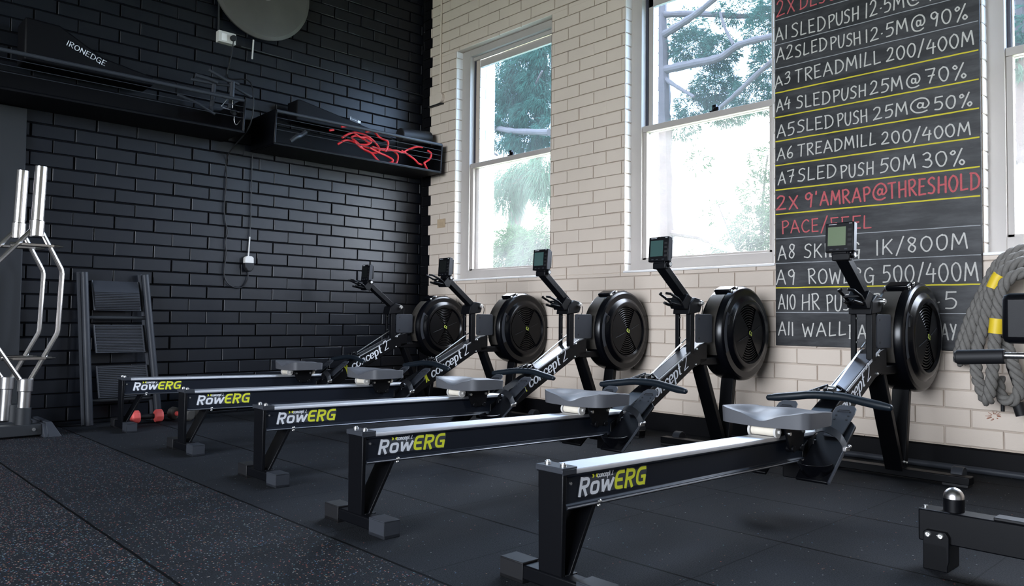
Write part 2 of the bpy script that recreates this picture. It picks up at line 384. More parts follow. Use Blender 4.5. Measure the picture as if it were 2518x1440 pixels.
# ------------------------------------------------------------------ stroke lettering
def C(*p): return ('c', list(p))
def S(*p): return ('s', list(p))
GL = {
 'A': (.66, [S((0, 0), (.33, 1)), S((.33, 1), (.66, 0)), S((.1, .34), (.58, .36))]),
 'B': (.52, [S((.04, 0), (.04, 1)), C((.0, .98), (.36, .98), (.44, .78), (.3, .57), (.04, .52)), C((.04, .52), (.42, .5), (.52, .25), (.36, .04), (0, 0))]),
 'C': (.54, [C((.52, .85), (.34, 1), (.1, .8), (.02, .45), (.14, .08), (.36, .02), (.54, .14))]),
 'D': (.60, [S((.06, 0), (.06, 1)), C((0, 1), (.34, .95), (.58, .6), (.5, .2), (.24, .02), (0, 0))]),
 'E': (.48, [S((.04, 0), (.04, 1)), S((.0, .98), (.46, 1)), S((.04, .52), (.38, .54)), S((.02, .02), (.48, .04))]),
 'F': (.48, [S((.04, 0), (.04, 1)), S((0, .98), (.48, 1)), S((.04, .54), (.38, .55))]),
 'G': (.60, [C((.54, .86), (.36, 1), (.1, .82), (.02, .45), (.14, .08), (.36, .02), (.54, .2), (.56, .46)), S((.34, .46), (.6, .48)), S((.56, .46), (.54, -.12))]),
 'H': (.56, [S((.04, 0), (.04, 1)), S((.52, 0), (.52, 1)), S((.04, .48), (.52, .52))]),
 'I': (.12, [S((.06, 0), (.06, 1))]),
 'K': (.54, [S((.04, 0), (.04, 1)), S((.5, .98), (.06, .42)), S((.16, .54), (.54, 0))]),
 'L': (.46, [S((.06, 1), (.04, .02)), S((.04, .02), (.46, .06))]),
 'M': (.74, [S((.02, 0), (.1, 1)), S((.1, 1), (.36, .3)), S((.36, .3), (.62, 1)), S((.62, 1), (.74, 0))]),
 'N': (.58, [S((.04, 0), (.04, 1)), S((.04, 1), (.54, 0)), S((.54, 0), (.54, 1))]),
 'O': (.60, [C((.3, 1), (.06, .8), (.02, .4), (.2, .02), (.46, .1), (.58, .5), (.46, .88), (.26, .98))]),
 'P': (.50, [S((.08, 0), (.04, 1)), C((0, .97), (.34, 1), (.5, .8), (.36, .55), (.06, .46))]),
 'R': (.54, [S((.08, 0), (.04, 1)), C((0, .97), (.34, 1), (.48, .8), (.34, .56), (.06, .48)), S((.16, .5), (.54, 0))]),
 'S': (.50, [C((.48, .9), (.3, 1.0), (.08, .88), (.1, .66), (.34, .5), (.46, .28), (.3, .04), (.0, .06))]),
 'T': (.58, [S((.28, 0), (.30, 1)), S((0, .97), (.58, 1))]),
 'U': (.54, [C((.04, 1), (.03, .4), (.14, .05), (.36, .04), (.5, .35), (.52, 1))]),
 'W': (.78, [S((0, 1), (.18, 0)), S((.18, 0), (.38, .75)), S((.38, .75), (.58, 0)), S((.58, 0), (.78, 1))]),
 'X': (.52, [S((.02, .92), (.5, .02)), S((.5, .96), (.02, 0))]),
 'Y': (.56, [S((.02, 1), (.28, .5)), S((.56, 1), (.18, 0))]),
 '0': (.56, [C((.28, 1), (.06, .8), (.02, .4), (.2, .02), (.42, .08), (.54, .5), (.44, .9), (.24, .99))]),
 '1': (.14, [S((.09, 1), (.05, 0))]),
 '2': (.54, [C((.04, .82), (.2, 1), (.42, .9), (.4, .6), (.2, .26), (.0, .02)), S((0, .02), (.54, .08))]),
 '3': (.50, [C((.04, .9), (.28, 1), (.44, .84), (.34, .6), (.16, .54)), C((.16, .54), (.42, .5), (.48, .24), (.28, .02), (0, .08))]),
 '4': (.56, [S((.26, 1), (.0, .38)), S((0, .38), (.56, .42)), S((.44, .72), (.38, -.06))]),
 '5': (.52, [S((.12, 1), (.06, .56)), C((.06, .56), (.34, .62), (.5, .38), (.36, .06), (.04, .02)), S((.1, .98), (.52, 1))]),
 '6': (.48, [C((.36, 1), (.1, .66), (.02, .26), (.2, .02), (.42, .12), (.42, .36), (.22, .46), (.04, .26))]),
 '7': (.54, [S((0, .96), (.52, 1)), S((.52, 1), (.22, 0)), S((.14, .5), (.5, .54))]),
 '8': (.50, [C((.44, .88), (.22, 1), (.06, .8), (.24, .56), (.44, .3), (.28, .02), (.06, .16), (.14, .44), (.36, .62), (.44, .88))]),
 '9': (.48, [C((.42, .74), (.28, .98), (.06, .88), (.06, .62), (.26, .52), (.42, .74)), S((.44, .8), (.36, -.04))]),
 '@': (.92, [C((.56, .62), (.4, .66), (.32, .46), (.42, .3), (.58, .42), (.6, .62)), C((.6, .64), (.58, .34), (.72, .3), (.86, .54), (.76, .86), (.48, 1), (.16, .84), (.02, .46), (.18, .08), (.52, .0), (.8, .1))]),
 '%': (.72, [S((.6, 1.08), (.16, -.06)), C((.16, .98), (.04, .84), (.14, .7), (.26, .82), (.18, .97)), C((.6, .34), (.48, .18), (.58, .02), (.72, .16), (.62, .33))]),
 '/': (.40, [S((.4, 1.14), (0, -.16))]),
 "'": (.10, [S((.06, 1.0), (.04, .78))]),
 '.': (.14, [S((.03, .36), (.11, .38))]),
}
def resample(kind, pts):
    if kind == 'c':
        return [tuple(p) for p in smooth_path([(a, b, 0) for a, b in pts], 5)]
    P = [Vector((a, b, 0)) for a, b in pts]; out = []
    for i in range(len(P)-1):
        for k in range(4): out.append(tuple(P[i].lerp(P[i+1], k/4)))
    out.append(tuple(P[-1])); return out
def ribbon(mb, pts, nib, place, mi=0, round_caps=True, taper=None, rise=None):
    """pts 2-D polyline; nib(nx,ny)->half-width vector; place(a,b)->3-D"""
    n = len(pts); L = []; R = []
    for i in range(n):
        a = pts[max(i-1, 0)]; b = pts[min(i+1, n-1)]
        dx, dy = b[0]-a[0], b[1]-a[1]; d = math.hypot(dx, dy) or 1e-9
        nx, ny = -dy/d, dx/d
        if 0 < i < n-1:       # mitre
            p0, p1, p2 = pts[i-1], pts[i], pts[i+1]
            d0 = math.hypot(p1[0]-p0[0], p1[1]-p0[1]) or 1e-9
            c = abs(nx*(-(p1[1]-p0[1])/d0)+ny*((p1[0]-p0[0])/d0)); k = min(1/max(c, .35), 2.0)
        else: k = 1
        t = 1 if taper is None else taper(i/(n-1))
        ox, oy = nib(nx, ny); ox *= k*t; oy *= k*t
        L.append((pts[i][0]+ox, pts[i][1]+oy)); R.append((pts[i][0]-ox, pts[i][1]-oy))
    if round_caps:
        for E_, (p, q) in ((0, (pts[0], pts[1])), (1, (pts[-1], pts[-2]))):
            d = math.hypot(p[0]-q[0], p[1]-q[1]) or 1e-9
            ux, uy = (p[0]-q[0])/d, (p[1]-q[1])/d
            ox, oy = nib(-uy, ux); w = math.hypot(ox, oy)*.6
            l, r = (L[0], R[0]) if E_ == 0 else (L[-1], R[-1])
            m = lambda a: (p[0]+(a[0]-p[0])*.55+ux*w, p[1]+(a[1]-p[1])*.55+uy*w)
            if E_ == 0: L.insert(0, m(l)); R.insert(0, m(r))
            else: L.append(m(l)); R.append(m(r))
    k = len(L)
    if rise is None: vs = [place(*p) for p in L]+[place(*p) for p in R]
    else: vs = [Vector(place(*p))+Vector(rise)*(i/k) for i, p in enumerate(L)]+[Vector(place(*p))+Vector(rise)*(i/k) for i, p in enumerate(R)]
    mb.add(vs, [(i, i+1, k+i+1, k+i) for i in range(k-1)], mi)
def ell_nib(a, b):
    def f(nx, ny):
        d = math.sqrt(a*a*nx*nx+b*b*ny*ny) or 1e-9
        return a*a*nx/d, b*b*ny/d
    return f
def write(mb, text, place, x0, x1, h, nib, z0=0.0, z1=0.0, wob=0.0, gap=.20, rnd=None, mi=0, lift=(0, -.00005, 0)):
    rnd = rnd or random
    wtot = sum(GL[ch][0] for ch in text)+gap*(len(text)-1)
    k = (x1-x0)/wtot; x = 0.0; n_ = 0
    for ch in text:
        w, strokes = GL[ch]; dz = rnd.uniform(-1, 1)*wob*.6; sk = rnd.uniform(-1, 1)*wob
        for kind, pts in strokes:
            q = [(a+rnd.uniform(-1, 1)*wob*.5+sk*b, b+rnd.uniform(-1, 1)*wob*.5+dz) for a, b in pts]
            rs = resample(kind, q)
            pl = [((x+a)*k, b*h) for a, b, _ in rs]
            t = wtot*k
            n_ += 1; lf = Vector(lift)*(n_ % 5)
            ribbon(mb, pl, nib, lambda a, b: Vector(place(x0+a, z0+(z1-z0)*a/t+b))+lf, mi, rise=Vector(lift)*.8)
        x += w+gap

# ================================================================== STRUCTURE
def rects_minus(u0, u1, z0, z1, holes):
    """rectangles that cover [u0,u1]x[z0,z1] outside the holes"""
    zs = sorted({z0, z1} | {z for h in holes for z in h[2:4] if z0 < z < z1}); out = []
    for za, zb in zip(zs, zs[1:]):
        cuts = sorted((max(u0, h[0]), min(u1, h[1])) for h in holes if h[2] <= za+1e-6 and h[3] >= zb-1e-6 and h[1] > u0 and h[0] < u1)
        u = u0
        for a, b in cuts:
            if a > u+1e-6: out.append((u, a, za, zb))
            u = max(u, b)
        if u < u1-1e-6: out.append((u, u1, za, zb))
    return out

def bricks(mb, place, u0, u1, z0, z1, holes, h, zb, j_even, j_odd, L, gap, depth, rnd, mi_of, mort_of):
    """real brick courses: each brick a chamfered face standing proud of the joint"""
    k0 = math.floor((z0-zb)/h); k1 = math.ceil((z1-zb)/h)
    for k in range(k0, k1):
        c0, c1 = zb+k*h, zb+(k+1)*h
        off = j_even if k % 2 == 0 else j_odd
        i0 = math.floor((u0-off)/L)-1; i1 = math.ceil((u1-off)/L)+1
        for i in range(i0, i1):
            bj = rnd.uniform(-.0035, .0035)
            a, b = off+i*L+gap/2+bj, off+(i+1)*L-gap/2+bj
            pr = rnd.uniform(-.0012, .0012); tl = rnd.uniform(-.0014, .0014)
            zc0, zc1 = c0+gap/2+rnd.uniform(-.0012, .0012), c1-gap/2+rnd.uniform(-.0012, .0012)
            ra, rb = max(a, u0), min(b, u1)
            if rb-ra < .012: continue
            for (p, q, s, t) in rects_minus(ra, rb, max(zc0, z0), min(zc1, z1), holes):
                if q-p < .006 or t-s < .006: continue
                for (pp, qq, mi) in mi_of(p, q, k):
                    e = .0028
                    F = [(pp+e, s+e+tl), (qq-e, s+e-tl), (qq-e, t-e-tl), (pp+e, t-e+tl)]
                    K = [(pp, s), (qq, s), (qq, t), (pp, t)]
                    vs = [place(x, z, -pr) for x, z in F]+[place(x, z, e) for x, z in K]+[place(x, z, depth) for x, z in K]
                    fs = [(0, 1, 2, 3)]+[(i_, 4+i_, 4+(i_+1) % 4, (i_+1) % 4) for i_ in range(4)]+[(4+i_, 8+i_, 8+(i_+1) % 4, 4+(i_+1) % 4) for i_ in range(4)]
                    mb.add(vs, fs, mi)
    for (p, q, s, t) in rects_minus(u0, u1, z0, z1, holes):
        for (pp, qq, mi) in mort_of(p, q):
            mb.add([place(pp, s, depth), place(qq, s, depth), place(qq, t, depth), place(pp, t, depth)], [(0, 1, 2, 3)], mi)

EXT = [(a+(.165 if i == 0 else .06), b-.07, c+.05, d) for i, (a, b, c, d) in enumerate(WIN)]
rb = random.Random(3)
wall = MB()
PAINT_X = .118          # the black paint of the side wall laps this far round the corner
def wh_split(p, q, k):
    x = PAINT_X+(.012 if k % 2 else -.010)+.006*math.sin(k*2.7)
    if q <= x: return [(p, q, 2)]
    if p >= x: return [(p, q, 0)]
    return [(p, x, 2), (x, q, 0)]
bricks(wall, lambda u, z, d: (u, d, z), 0.0, ROOM_X, 0.0, ROOM_Z, WIN, .086, .0267, 2.321, 2.453, .2442, .0058, .011, rb, wh_split,
       lambda p, q: [(p, q, 1)] if p >= PAINT_X else ([(p, q, 2)] if q <= PAINT_X else [(p, PAINT_X, 2), (PAINT_X, q, 1)]))
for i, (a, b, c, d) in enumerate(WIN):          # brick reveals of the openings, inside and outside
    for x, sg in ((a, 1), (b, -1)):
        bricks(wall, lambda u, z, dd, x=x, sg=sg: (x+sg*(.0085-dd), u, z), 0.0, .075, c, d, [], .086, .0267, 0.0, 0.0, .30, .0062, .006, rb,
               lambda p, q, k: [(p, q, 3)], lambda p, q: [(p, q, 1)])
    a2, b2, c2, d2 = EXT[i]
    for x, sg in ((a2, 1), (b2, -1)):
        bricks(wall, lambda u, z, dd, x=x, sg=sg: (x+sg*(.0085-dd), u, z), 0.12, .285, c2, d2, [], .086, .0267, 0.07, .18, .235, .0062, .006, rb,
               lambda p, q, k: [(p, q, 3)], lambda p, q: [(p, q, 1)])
for (p, q, s, t) in rects_minus(0, ROOM_X, 0, ROOM_Z, WIN):
    if p <= 0: wall.span((-.3, .0115, s), (PAINT_X-.01, .118, t), 2); p = PAINT_X-.01
    wall.span((p, .0115, s), (q, .118, t), 1)
for (p, q, s, t) in rects_minus(-.3, ROOM_X, -.3, ROOM_Z, EXT): wall.span((p, .119, s), (q, .285, t), 1)
struct(wall.build('wall_back', [M['white_brick'], M['white_mortar'], M['black_paint'], M['reveal_lit']], smooth=0),
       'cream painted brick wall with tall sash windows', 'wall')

wall2 = MB()
PY = -2.985
bricks(wall2, lambda u, z, d: (-d, u, z), ROOM_Y, 0.0, 0.0, ROOM_Z, [], .0875, .0216, -2.714, -2.836, .2447, .0085, .009, rb,
       lambda p, q, k: [(p, q, 0)], lambda p, q: [(p, q, 1)])
wall2.span((-.29, ROOM_Y, -.3), (-.012, 0.0, ROOM_Z), 1)
struct(wall2.build('wall_left', [M['black_brick'], M['black_mortar']], smooth=0), 'black painted brick wall', 'wall')
pil = MB(); pil.span((-.01, PY-1.1, 0), (.035, PY, 1.93))
struct(pil.build('trim_1', M['pilaster'], bev=.004), 'flat dark grey panel against the black brick wall behind the chrome bars', 'panel')

fl = MB(); fl.add([(-.28, ROOM_Y-.2, 0), (ROOM_X, ROOM_Y-.2, 0), (ROOM_X, .28, 0), (-.28, .28, 0)], [(0, 1, 2, 3)])
struct(fl.build('floor', M['floor'], smooth=0), 'black speckled rubber gym tile floor', 'floor')
ce = MB(); ce.span((-.28, ROOM_Y-.2, ROOM_Z), (ROOM_X+.2, .28, ROOM_Z+.15))
struct(ce.build('ceiling', M['ceiling'], smooth=0), 'dark ceiling', 'ceiling')
wf = MB()
for (p, q, s, t) in rects_minus(-.28, ROOM_X, 0, ROOM_Z, [BACK_OPENING]): wf.span((p, ROOM_Y-.2, s), (q, ROOM_Y, t))
struct(wf.build('wall_front', M['ceiling'], smooth=0), 'dark wall behind the camera with an unseen opening shaped for the daylight', 'wall')
wr = MB(); wr.span((ROOM_X, ROOM_Y-.2, 0), (ROOM_X+.2, .28, ROOM_Z))
struct(wr.build('wall_right', M['plaster'], smooth=0), 'plain wall beyond the right edge', 'wall')
bs = MB(); bs.prism([(-.014, 0), (0, 0), (0, .108), (-.004, .108), (-.014, .100)], 'x', .0, ROOM_X)
struct(bs.build('baseboard_back', M['black_paint'], smooth=20), 'black painted skirting under the cream brick wall', 'baseboard')
gd = MB(); gd.add([(-40, -40, -.32), (40, -40, -.32), (40, 60, -.32), (-40, 60, -.32)], [(0, 1, 2, 3)])
struct(gd.build('ground', M['concrete'], smooth=0), 'grassy ground outside', 'ground')

# windows -------------------------------------------------------------
def window(idx, w, fi, us, lab):
    """fi: width of the left jamb board; us: upper sash stile beyond it"""
    x0, x1, z0, z1 = w
    root = empty('window_%d' % idx, (x0, 0, z0)); struct(root, lab, 'window')
    def part(mb, name, m, bev=.002, par=root):
        for i, v in enumerate(mb.v): mb.v[i] = (v[0]-x0, v[1], v[2]-z0)
        return mb.build(name, m, par, bev=bev)
    xr = x1-.055
    f = MB()
    f.span((x0, .066, z0), (x0+fi, .118, z1)); f.span((xr, .066, z0), (x1, .118, z1))
    f.span((x0+fi, .066, z0), (xr, .118, z0+.083)); f.span((x0+fi, .066, z1-.055), (xr, .118, z1))
    f.span((x0+fi, .10, z1-.085), (xr, .118, z1-.055))
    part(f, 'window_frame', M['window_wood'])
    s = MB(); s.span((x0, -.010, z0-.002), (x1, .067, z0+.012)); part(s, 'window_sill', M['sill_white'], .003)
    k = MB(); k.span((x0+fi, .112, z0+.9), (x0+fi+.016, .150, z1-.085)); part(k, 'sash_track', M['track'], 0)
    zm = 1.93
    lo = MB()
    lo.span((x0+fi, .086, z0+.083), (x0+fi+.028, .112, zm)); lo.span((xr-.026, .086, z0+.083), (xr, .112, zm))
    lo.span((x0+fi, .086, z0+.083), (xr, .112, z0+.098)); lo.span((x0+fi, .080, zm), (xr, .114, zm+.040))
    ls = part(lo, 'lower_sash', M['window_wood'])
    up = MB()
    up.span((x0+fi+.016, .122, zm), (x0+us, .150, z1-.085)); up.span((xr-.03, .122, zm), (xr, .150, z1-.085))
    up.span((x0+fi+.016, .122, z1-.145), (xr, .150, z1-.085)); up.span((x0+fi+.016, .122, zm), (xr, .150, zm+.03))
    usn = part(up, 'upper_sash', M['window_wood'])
    g = MB(); g.span((x0+fi+.02, .098, z0+.09), (xr-.02, .101, zm+.01)); part(g, 'window_pane', M['glass_lower'], 0, ls)
    g = MB(); g.span((x0+us-.006, .135, zm+.02), (xr-.024, .138, z1-.14)); part(g, 'window_pane', M['glass_upper'], 0, usn)
    l = MB(); cx = x0+.58*(x1-x0) if idx != 1 else x0+.52*(x1-x0)
    l.span((cx-.03, .088, zm+.040), (cx+.03, .112, zm+.052)); l.span((cx-.012, .09, zm+.05), (cx+.014, .11, zm+.085)); l.span((cx+.0, .085, zm+.05), (cx+.035, .10, zm+.066))
    part(l, 'window_latch', M['black_satin'], .002, ls)
    return root
window(1, WIN[0], .108, .172, 'tall sash window nearest the black wall, dark trees outside')
window(2, WIN[1], .090, .142, 'tall sash window left of the chalkboard, tree trunk outside')
window(3, WIN[2], .078, .100, 'sash window behind the hanging battle rope, beside the chalkboard')

# ================================================================== TREES OUTSIDE
def foliage(clumps, seed, ll, lw, droop=.3, dens=1.0, tuft=7):
    """clumps: (centre, radii, count); tufts of thin needles"""
    r = random.Random(seed); v = []; f = []
    for (c, rad, cnt) in clumps:
        for _ in range(int(cnt*dens)):
            while True:
                d = (r.uniform(-1, 1), r.uniform(-1, 1), r.uniform(-1, 1)); q = d[0]**2+d[1]**2+d[2]**2
                if .05 < q < 1: break
            base = Vector((c[0]+d[0]*rad[0], c[1]+d[1]*rad[1], c[2]+d[2]*rad[2]))
            out = Vector((d[0], d[1], d[2]*.6+.1)).normalized()
            for k in range(tuft):
                dr = (out+Vector((r.gauss(0, .55), r.gauss(0, .55), r.gauss(0, .5)-droop))).normalized()
                l = ll*r.uniform(.6, 1.25); w = lw*r.uniform(.7, 1.3)
                sd = dr.cross(Vector((r.gauss(0, 1), r.gauss(0, 1), r.gauss(0, 1)))).normalized()*w
                mid = base+dr*l*.5+Vector((0, 0, .0)); tip = base+dr*l+Vector((0, 0, -l*droop*.4))
                o = len(v); v += [base, mid+sd, tip, mid-sd]; f.append((o, o+1, o+2, o+3))
    return v, f
def foliage_part(root, clumps, seed, m, ll, lw, **kw):
    v, f = foliage(clumps, seed, ll, lw, **kw)
    mb = MB(); mb.v = [tuple(a-root.location) for a in v]; mb.f = [list(a) for a in f]; mb.m = [0]*len(f)
    return mb.build('foliage', m, root, smooth=0)
def limbs(root, paths, name='trunk'):
    mb = MB()
    for pts, r0, r1 in paths:
        P = smooth_path([Vector(p)-root.location for p in pts], 5); n = len(P)
        rr = [r0+(r1-r0)*i/(n-1) for i in range(n)]
        rr = [a*(1+.10*math.sin(i*2.3)) for i, a in enumerate(rr)]
        mb.tube(P, rr, 10)
    return mb.build(name, M['bark'], root)
G = -.32
t = empty('conifer_tree', (-1.14, 5.2, G)); tag(t, 'tall conifer with a bare trunk and curving branches outside the window left of the chalkboard', 'tree')
limbs(t, [([(-1.14, 5.2, G), (-1.141, 5.2, 1.69), (-1.16, 5.2, 2.99), (-1.2, 5.2, 4.2), (-1.255, 5.2, 5.42), (-1.32, 5.2, 7.2)], .165, .105)])
limbs(t, [([(-1.16, 5.2, 4.35), (-.68, 5.15, 4.31), (-.16, 5.1, 4.27), (.2, 5.0, 4.33), (.75, 4.9, 4.28)], .065, .040),
          ([(-1.19, 5.2, 4.86), (-.75, 5.1, 4.91), (-.35, 5.0, 4.98), (.4, 4.9, 5.25)], .06, .035),
          ([(-1.2, 5.2, 5.18), (-.68, 5.3, 5.08), (-.04, 5.4, 4.89), (.7, 5.5, 4.7)], .05, .03),
          ([(-1.14, 5.2, 4.23), (-.88, 5.1, 4.04), (-.5, 5.0, 3.78)], .04, .02),
          ([(-.35, 5.1, 3.48), (.08, 5.0, 3.65), (.49, 5.0, 3.91), (.9, 5.0, 4.12)], .028, .04),
          ([(-1.1, 5.2, 1.97), (-.54, 5.2, 1.86), (-.1, 5.2, 1.66), (.35, 5.2, 1.47)], .05, .03),
          ([(-.1, 5.0, 4.85), (-.02, 5.0, 4.6), (.10, 5.0, 4.36)], .016, .022)], 'branch')
foliage_part(t, [((-.80, 5.4, 4.66), (.34, .3, .26), 210), ((-.36, 5.4, 4.47), (.28, .3, .24), 150), ((-.42, 5.4, 4.0), (.36, .3, .26), 230),
                 ((-.78, 5.4, 3.78), (.26, .3, .20), 90), ((.33, 5.4, 4.56), (.22, .3, .34), 110), ((.15, 5.4, 3.72), (.26, .3, .26), 130),
                 ((.45, 5.3, 4.05), (.22, .3, .30), 130), ((-1.0, 5.6, 5.1), (.3, .3, .2), 60), ((-.1, 5.5, 5.0), (.35, .3, .22), 110),
                 ((.5, 5.5, 4.85), (.25, .3, .3), 120), ((-1.02, 5.5, 3.55), (.24, .3, .18), 70), ((-.3, 5.5, 3.62), (.32, .3, .18), 120), ((.55, 5.6, 3.5), (.2, .3, .3), 90)],
             11, M['leaf_dark'], .105, .0045, droop=.3, dens=3.4)
t = empty('shrub', (.0, 5.8, G)); tag(t, 'pale green bushy shrub low outside the window left of the chalkboard', 'shrub')
limbs(t, [([(.05, 5.8, G), (.06, 5.8, 1.2), (.08, 5.8, 2.3), (.16, 5.8, 3.0)], .03, .012), ([(.06, 5.8, 1.0), (-.4, 5.8, 1.9), (-.62, 5.8, 2.4)], .02, .008)], 'stem')
foliage_part(t, [((.04, 5.8, 2.5), (.28, .3, .26), 100), ((-.05, 5.8, 1.98), (.34, .3, .3), 190), ((.25, 5.8, 1.75), (.3, .3, .3), 190), ((.2, 5.8, 2.9), (.25, .3, .28), 70),
                 ((-.3, 5.8, 1.72), (.36, .3, .24), 150), ((.32, 5.8, 2.2), (.25, .3, .34), 150), ((-.66, 5.8, 2.26), (.2, .2, .2), 26), ((-.95, 5.8, 3.1), (.18, .2, .22), 30),
                 ((-.55, 5.8, 1.5), (.3, .3, .15), 60), ((-1.0, 5.9, 1.62), (.25, .3, .12), 40), ((.2, 5.8, 1.2), (.7, .4, .4), 200)],
             12, M['leaf_light'], .12, .0055, droop=.25, dens=1.7)
t = empty('conifer_tree', (-5.72, 6.6, G)); tag(t, 'dark dense conifer filling the upper half of the window nearest the black wall', 'tree')
limbs(t, [([(-5.72, 6.6, G), (-5.72, 6.6, 1.4), (-5.72, 6.6, 2.6), (-5.72, 6.8, 3.3), (-5.9, 7.4, 4.2), (-6.0, 7.6, 7.0)], .20, .12)])
limbs(t, [([(-7.2, 6.9, 4.86), (-6.38, 6.7, 4.68), (-5.77, 6.6, 4.5), (-4.6, 6.4, 4.24)], .045, .065), ([(-7.05, 6.8, 4.56), (-6.69, 6.8, 4.27), (-6.5, 6.8, 4.15)], .035, .02),
          ([(-5.9, 7.2, 5.0), (-5.4, 6.8, 5.35), (-5.0, 6.6, 5.55)], .03, .02)], 'branch')
foliage_part(t, [((-5.95, 7, 5.95), (.50, .4, .42), 420), ((-6.28, 7, 5.45), (.42, .4, .40), 380), ((-5.5, 7, 5.5), (.36, .4, .36), 260), ((-6.38, 7, 4.95), (.36, .4, .3), 240),
                 ((-5.7, 7, 4.9), (.40, .4, .26), 220), ((-5.32, 7, 6.1), (.34, .4, .5), 200), ((-6.6, 7, 5.85), (.3, .4, .5), 150), ((-5.3, 7, 5.05), (.26, .4, .2), 110),
                 ((-5.8, 7, 4.40), (.55, .4, .22), 260), ((-6.55, 7, 4.48), (.3, .4, .2), 90), ((-5.9, 7.2, 6.6), (.8, .4, .4), 420), ((-5.1, 7, 4.5), (.3, .4, .25), 110)],
             13, M['leaf_dark'], .16, .0060, droop=.75, dens=2.3)
foliage_part(t, [((-4.9, 6.1, 3.42), (.40, .3, .30), 200), ((-5.35, 6.1, 3.36), (.34, .3, .30), 170), ((-4.45, 6.1, 3.4), (.36, .3, .36), 170), ((-4.35, 6.1, 3.0), (.22, .3, .26), 60),
                 ((-5.45, 6.1, 2.95), (.16, .3, .26), 50)], 14, M['leaf_mid'], .26, .0055, droop=1.1, dens=1.8)
t = empty('shrub', (-4.4, 5.6, G)); tag(t, 'light green feathery shrub low outside the window nearest the black wall', 'shrub')
limbs(t, [([(-4.5, 5.6, G), (-4.55, 5.6, 1.0), (-4.7, 5.6, 1.9)], .03, .012), ([(-4.4, 5.6, .5), (-4.1, 5.6, 1.4), (-3.85, 5.6, 2.3)], .02, .008)], 'stem')
foliage_part(t, [((-4.72, 5.6, 2.12), (.36, .3, .24), 190), ((-4.3, 5.6, 2.03), (.32, .3, .22), 150), ((-3.92, 5.6, 2.08), (.24, .3, .22), 90), ((-4.85, 5.6, 1.8), (.34, .3, .24), 190),
                 ((-4.2, 5.6, 1.72), (.5, .3, .24), 230), ((-3.8, 5.6, 2.45), (.14, .2, .2), 30), ((-4.4, 5.6, 1.3), (.7, .4, .4), 260)], 15, M['leaf_light'], .20, .0065, droop=.35, dens=1.6)
t = empty('gum_tree', (3.5, 4.6, G)); tag(t, 'pale barked tree outside the window behind the battle rope', 'tree')
limbs(t, [([(3.6, 4.6, G), (3.53, 4.6, 1.07), (3.49, 4.6, 2.16), (3.45, 4.6, 2.6), (3.45, 4.6, 4.6)], .10, .075)])
limbs(t, [([(3.47, 4.6, 2.4), (3.56, 4.6, 2.85), (3.8, 4.6, 3.3)], .04, .02), ([(3.49, 4.6, 1.9), (3.3, 4.6, 2.5), (3.28, 4.6, 3.3)], .035, .02)], 'branch')
foliage_part(t, [((3.47, 4.5, 3.25), (.16, .2, .18), 90), ((3.6, 4.5, 3.55), (.25, .2, .2), 90), ((3.36, 4.9, 3.2), (.14, .2, .2), 50), ((3.55, 4.6, 4.1), (.3, .3, .25), 110)],
             16, M['leaf_mid'], .12, .009, droop=.3)

# ================================================================== CHALKBOARD
CBX0, CBX1, CBZ0, CBZ1 = 3.315, 4.333, .555, 3.20
cb = empty('chalkboard', (CBX0, 0, CBZ0)); tag(cb, 'tall black chalkboard covered in handwritten workout lines between two windows', 'chalkboard')
def cbp(mb, name, m, bev=0, smooth=0):
    for i, v in enumerate(mb.v): mb.v[i] = (v[0]-CBX0, v[1], v[2]-CBZ0)
    return mb.build(name, m, cb, bev=bev, smooth=smooth)
b_ = MB(); b_.span((CBX0, -.017, CBZ0), (CBX1, -.004, CBZ1)); cbp(b_, 'board', M['chalkboard'], .002, 30)
YB = -.0177
RULES = [(2.64, 'w'), (2.51, 'w'), (2.378, 'w'), (2.237, 'w'), (2.103, 'w'), (1.966, 'y'), (1.828, 'y'), (1.692, 'y'), (1.556, 'y'), (1.418, 'y'), (1.283, 'y'),
         (1.146, 'w'), (1.009, 'w'), (.873, 'y'), (.737, 'w')]
rr = random.Random(5)
for z, k in RULES:
    mb = MB(); hw = .0036 if k == 'y' else .0022
    xs = [CBX0+.001+(CBX1-CBX0-.006)*i/24 for i in range(25)]
    up = [z-.007*(x-CBX0)+rr.uniform(-.0006, .0006) for x in xs]
    vs = [(x, YB, u+hw*rr.uniform(.8, 1.1)) for x, u in zip(xs, up)]+[(x, YB, u-hw*rr.uniform(.8, 1.1)) for x, u in zip(xs, up)]
    mb.add(vs, [(i, 25+i, 26+i, i+1) for i in range(24)])
    o = cbp(mb, 'ruled_line', M['rule_yellow'] if k == 'y' else M['rule_white'])
    o['label'] = 'yellow ruled line' if k == 'y' else 'thin white ruled line'
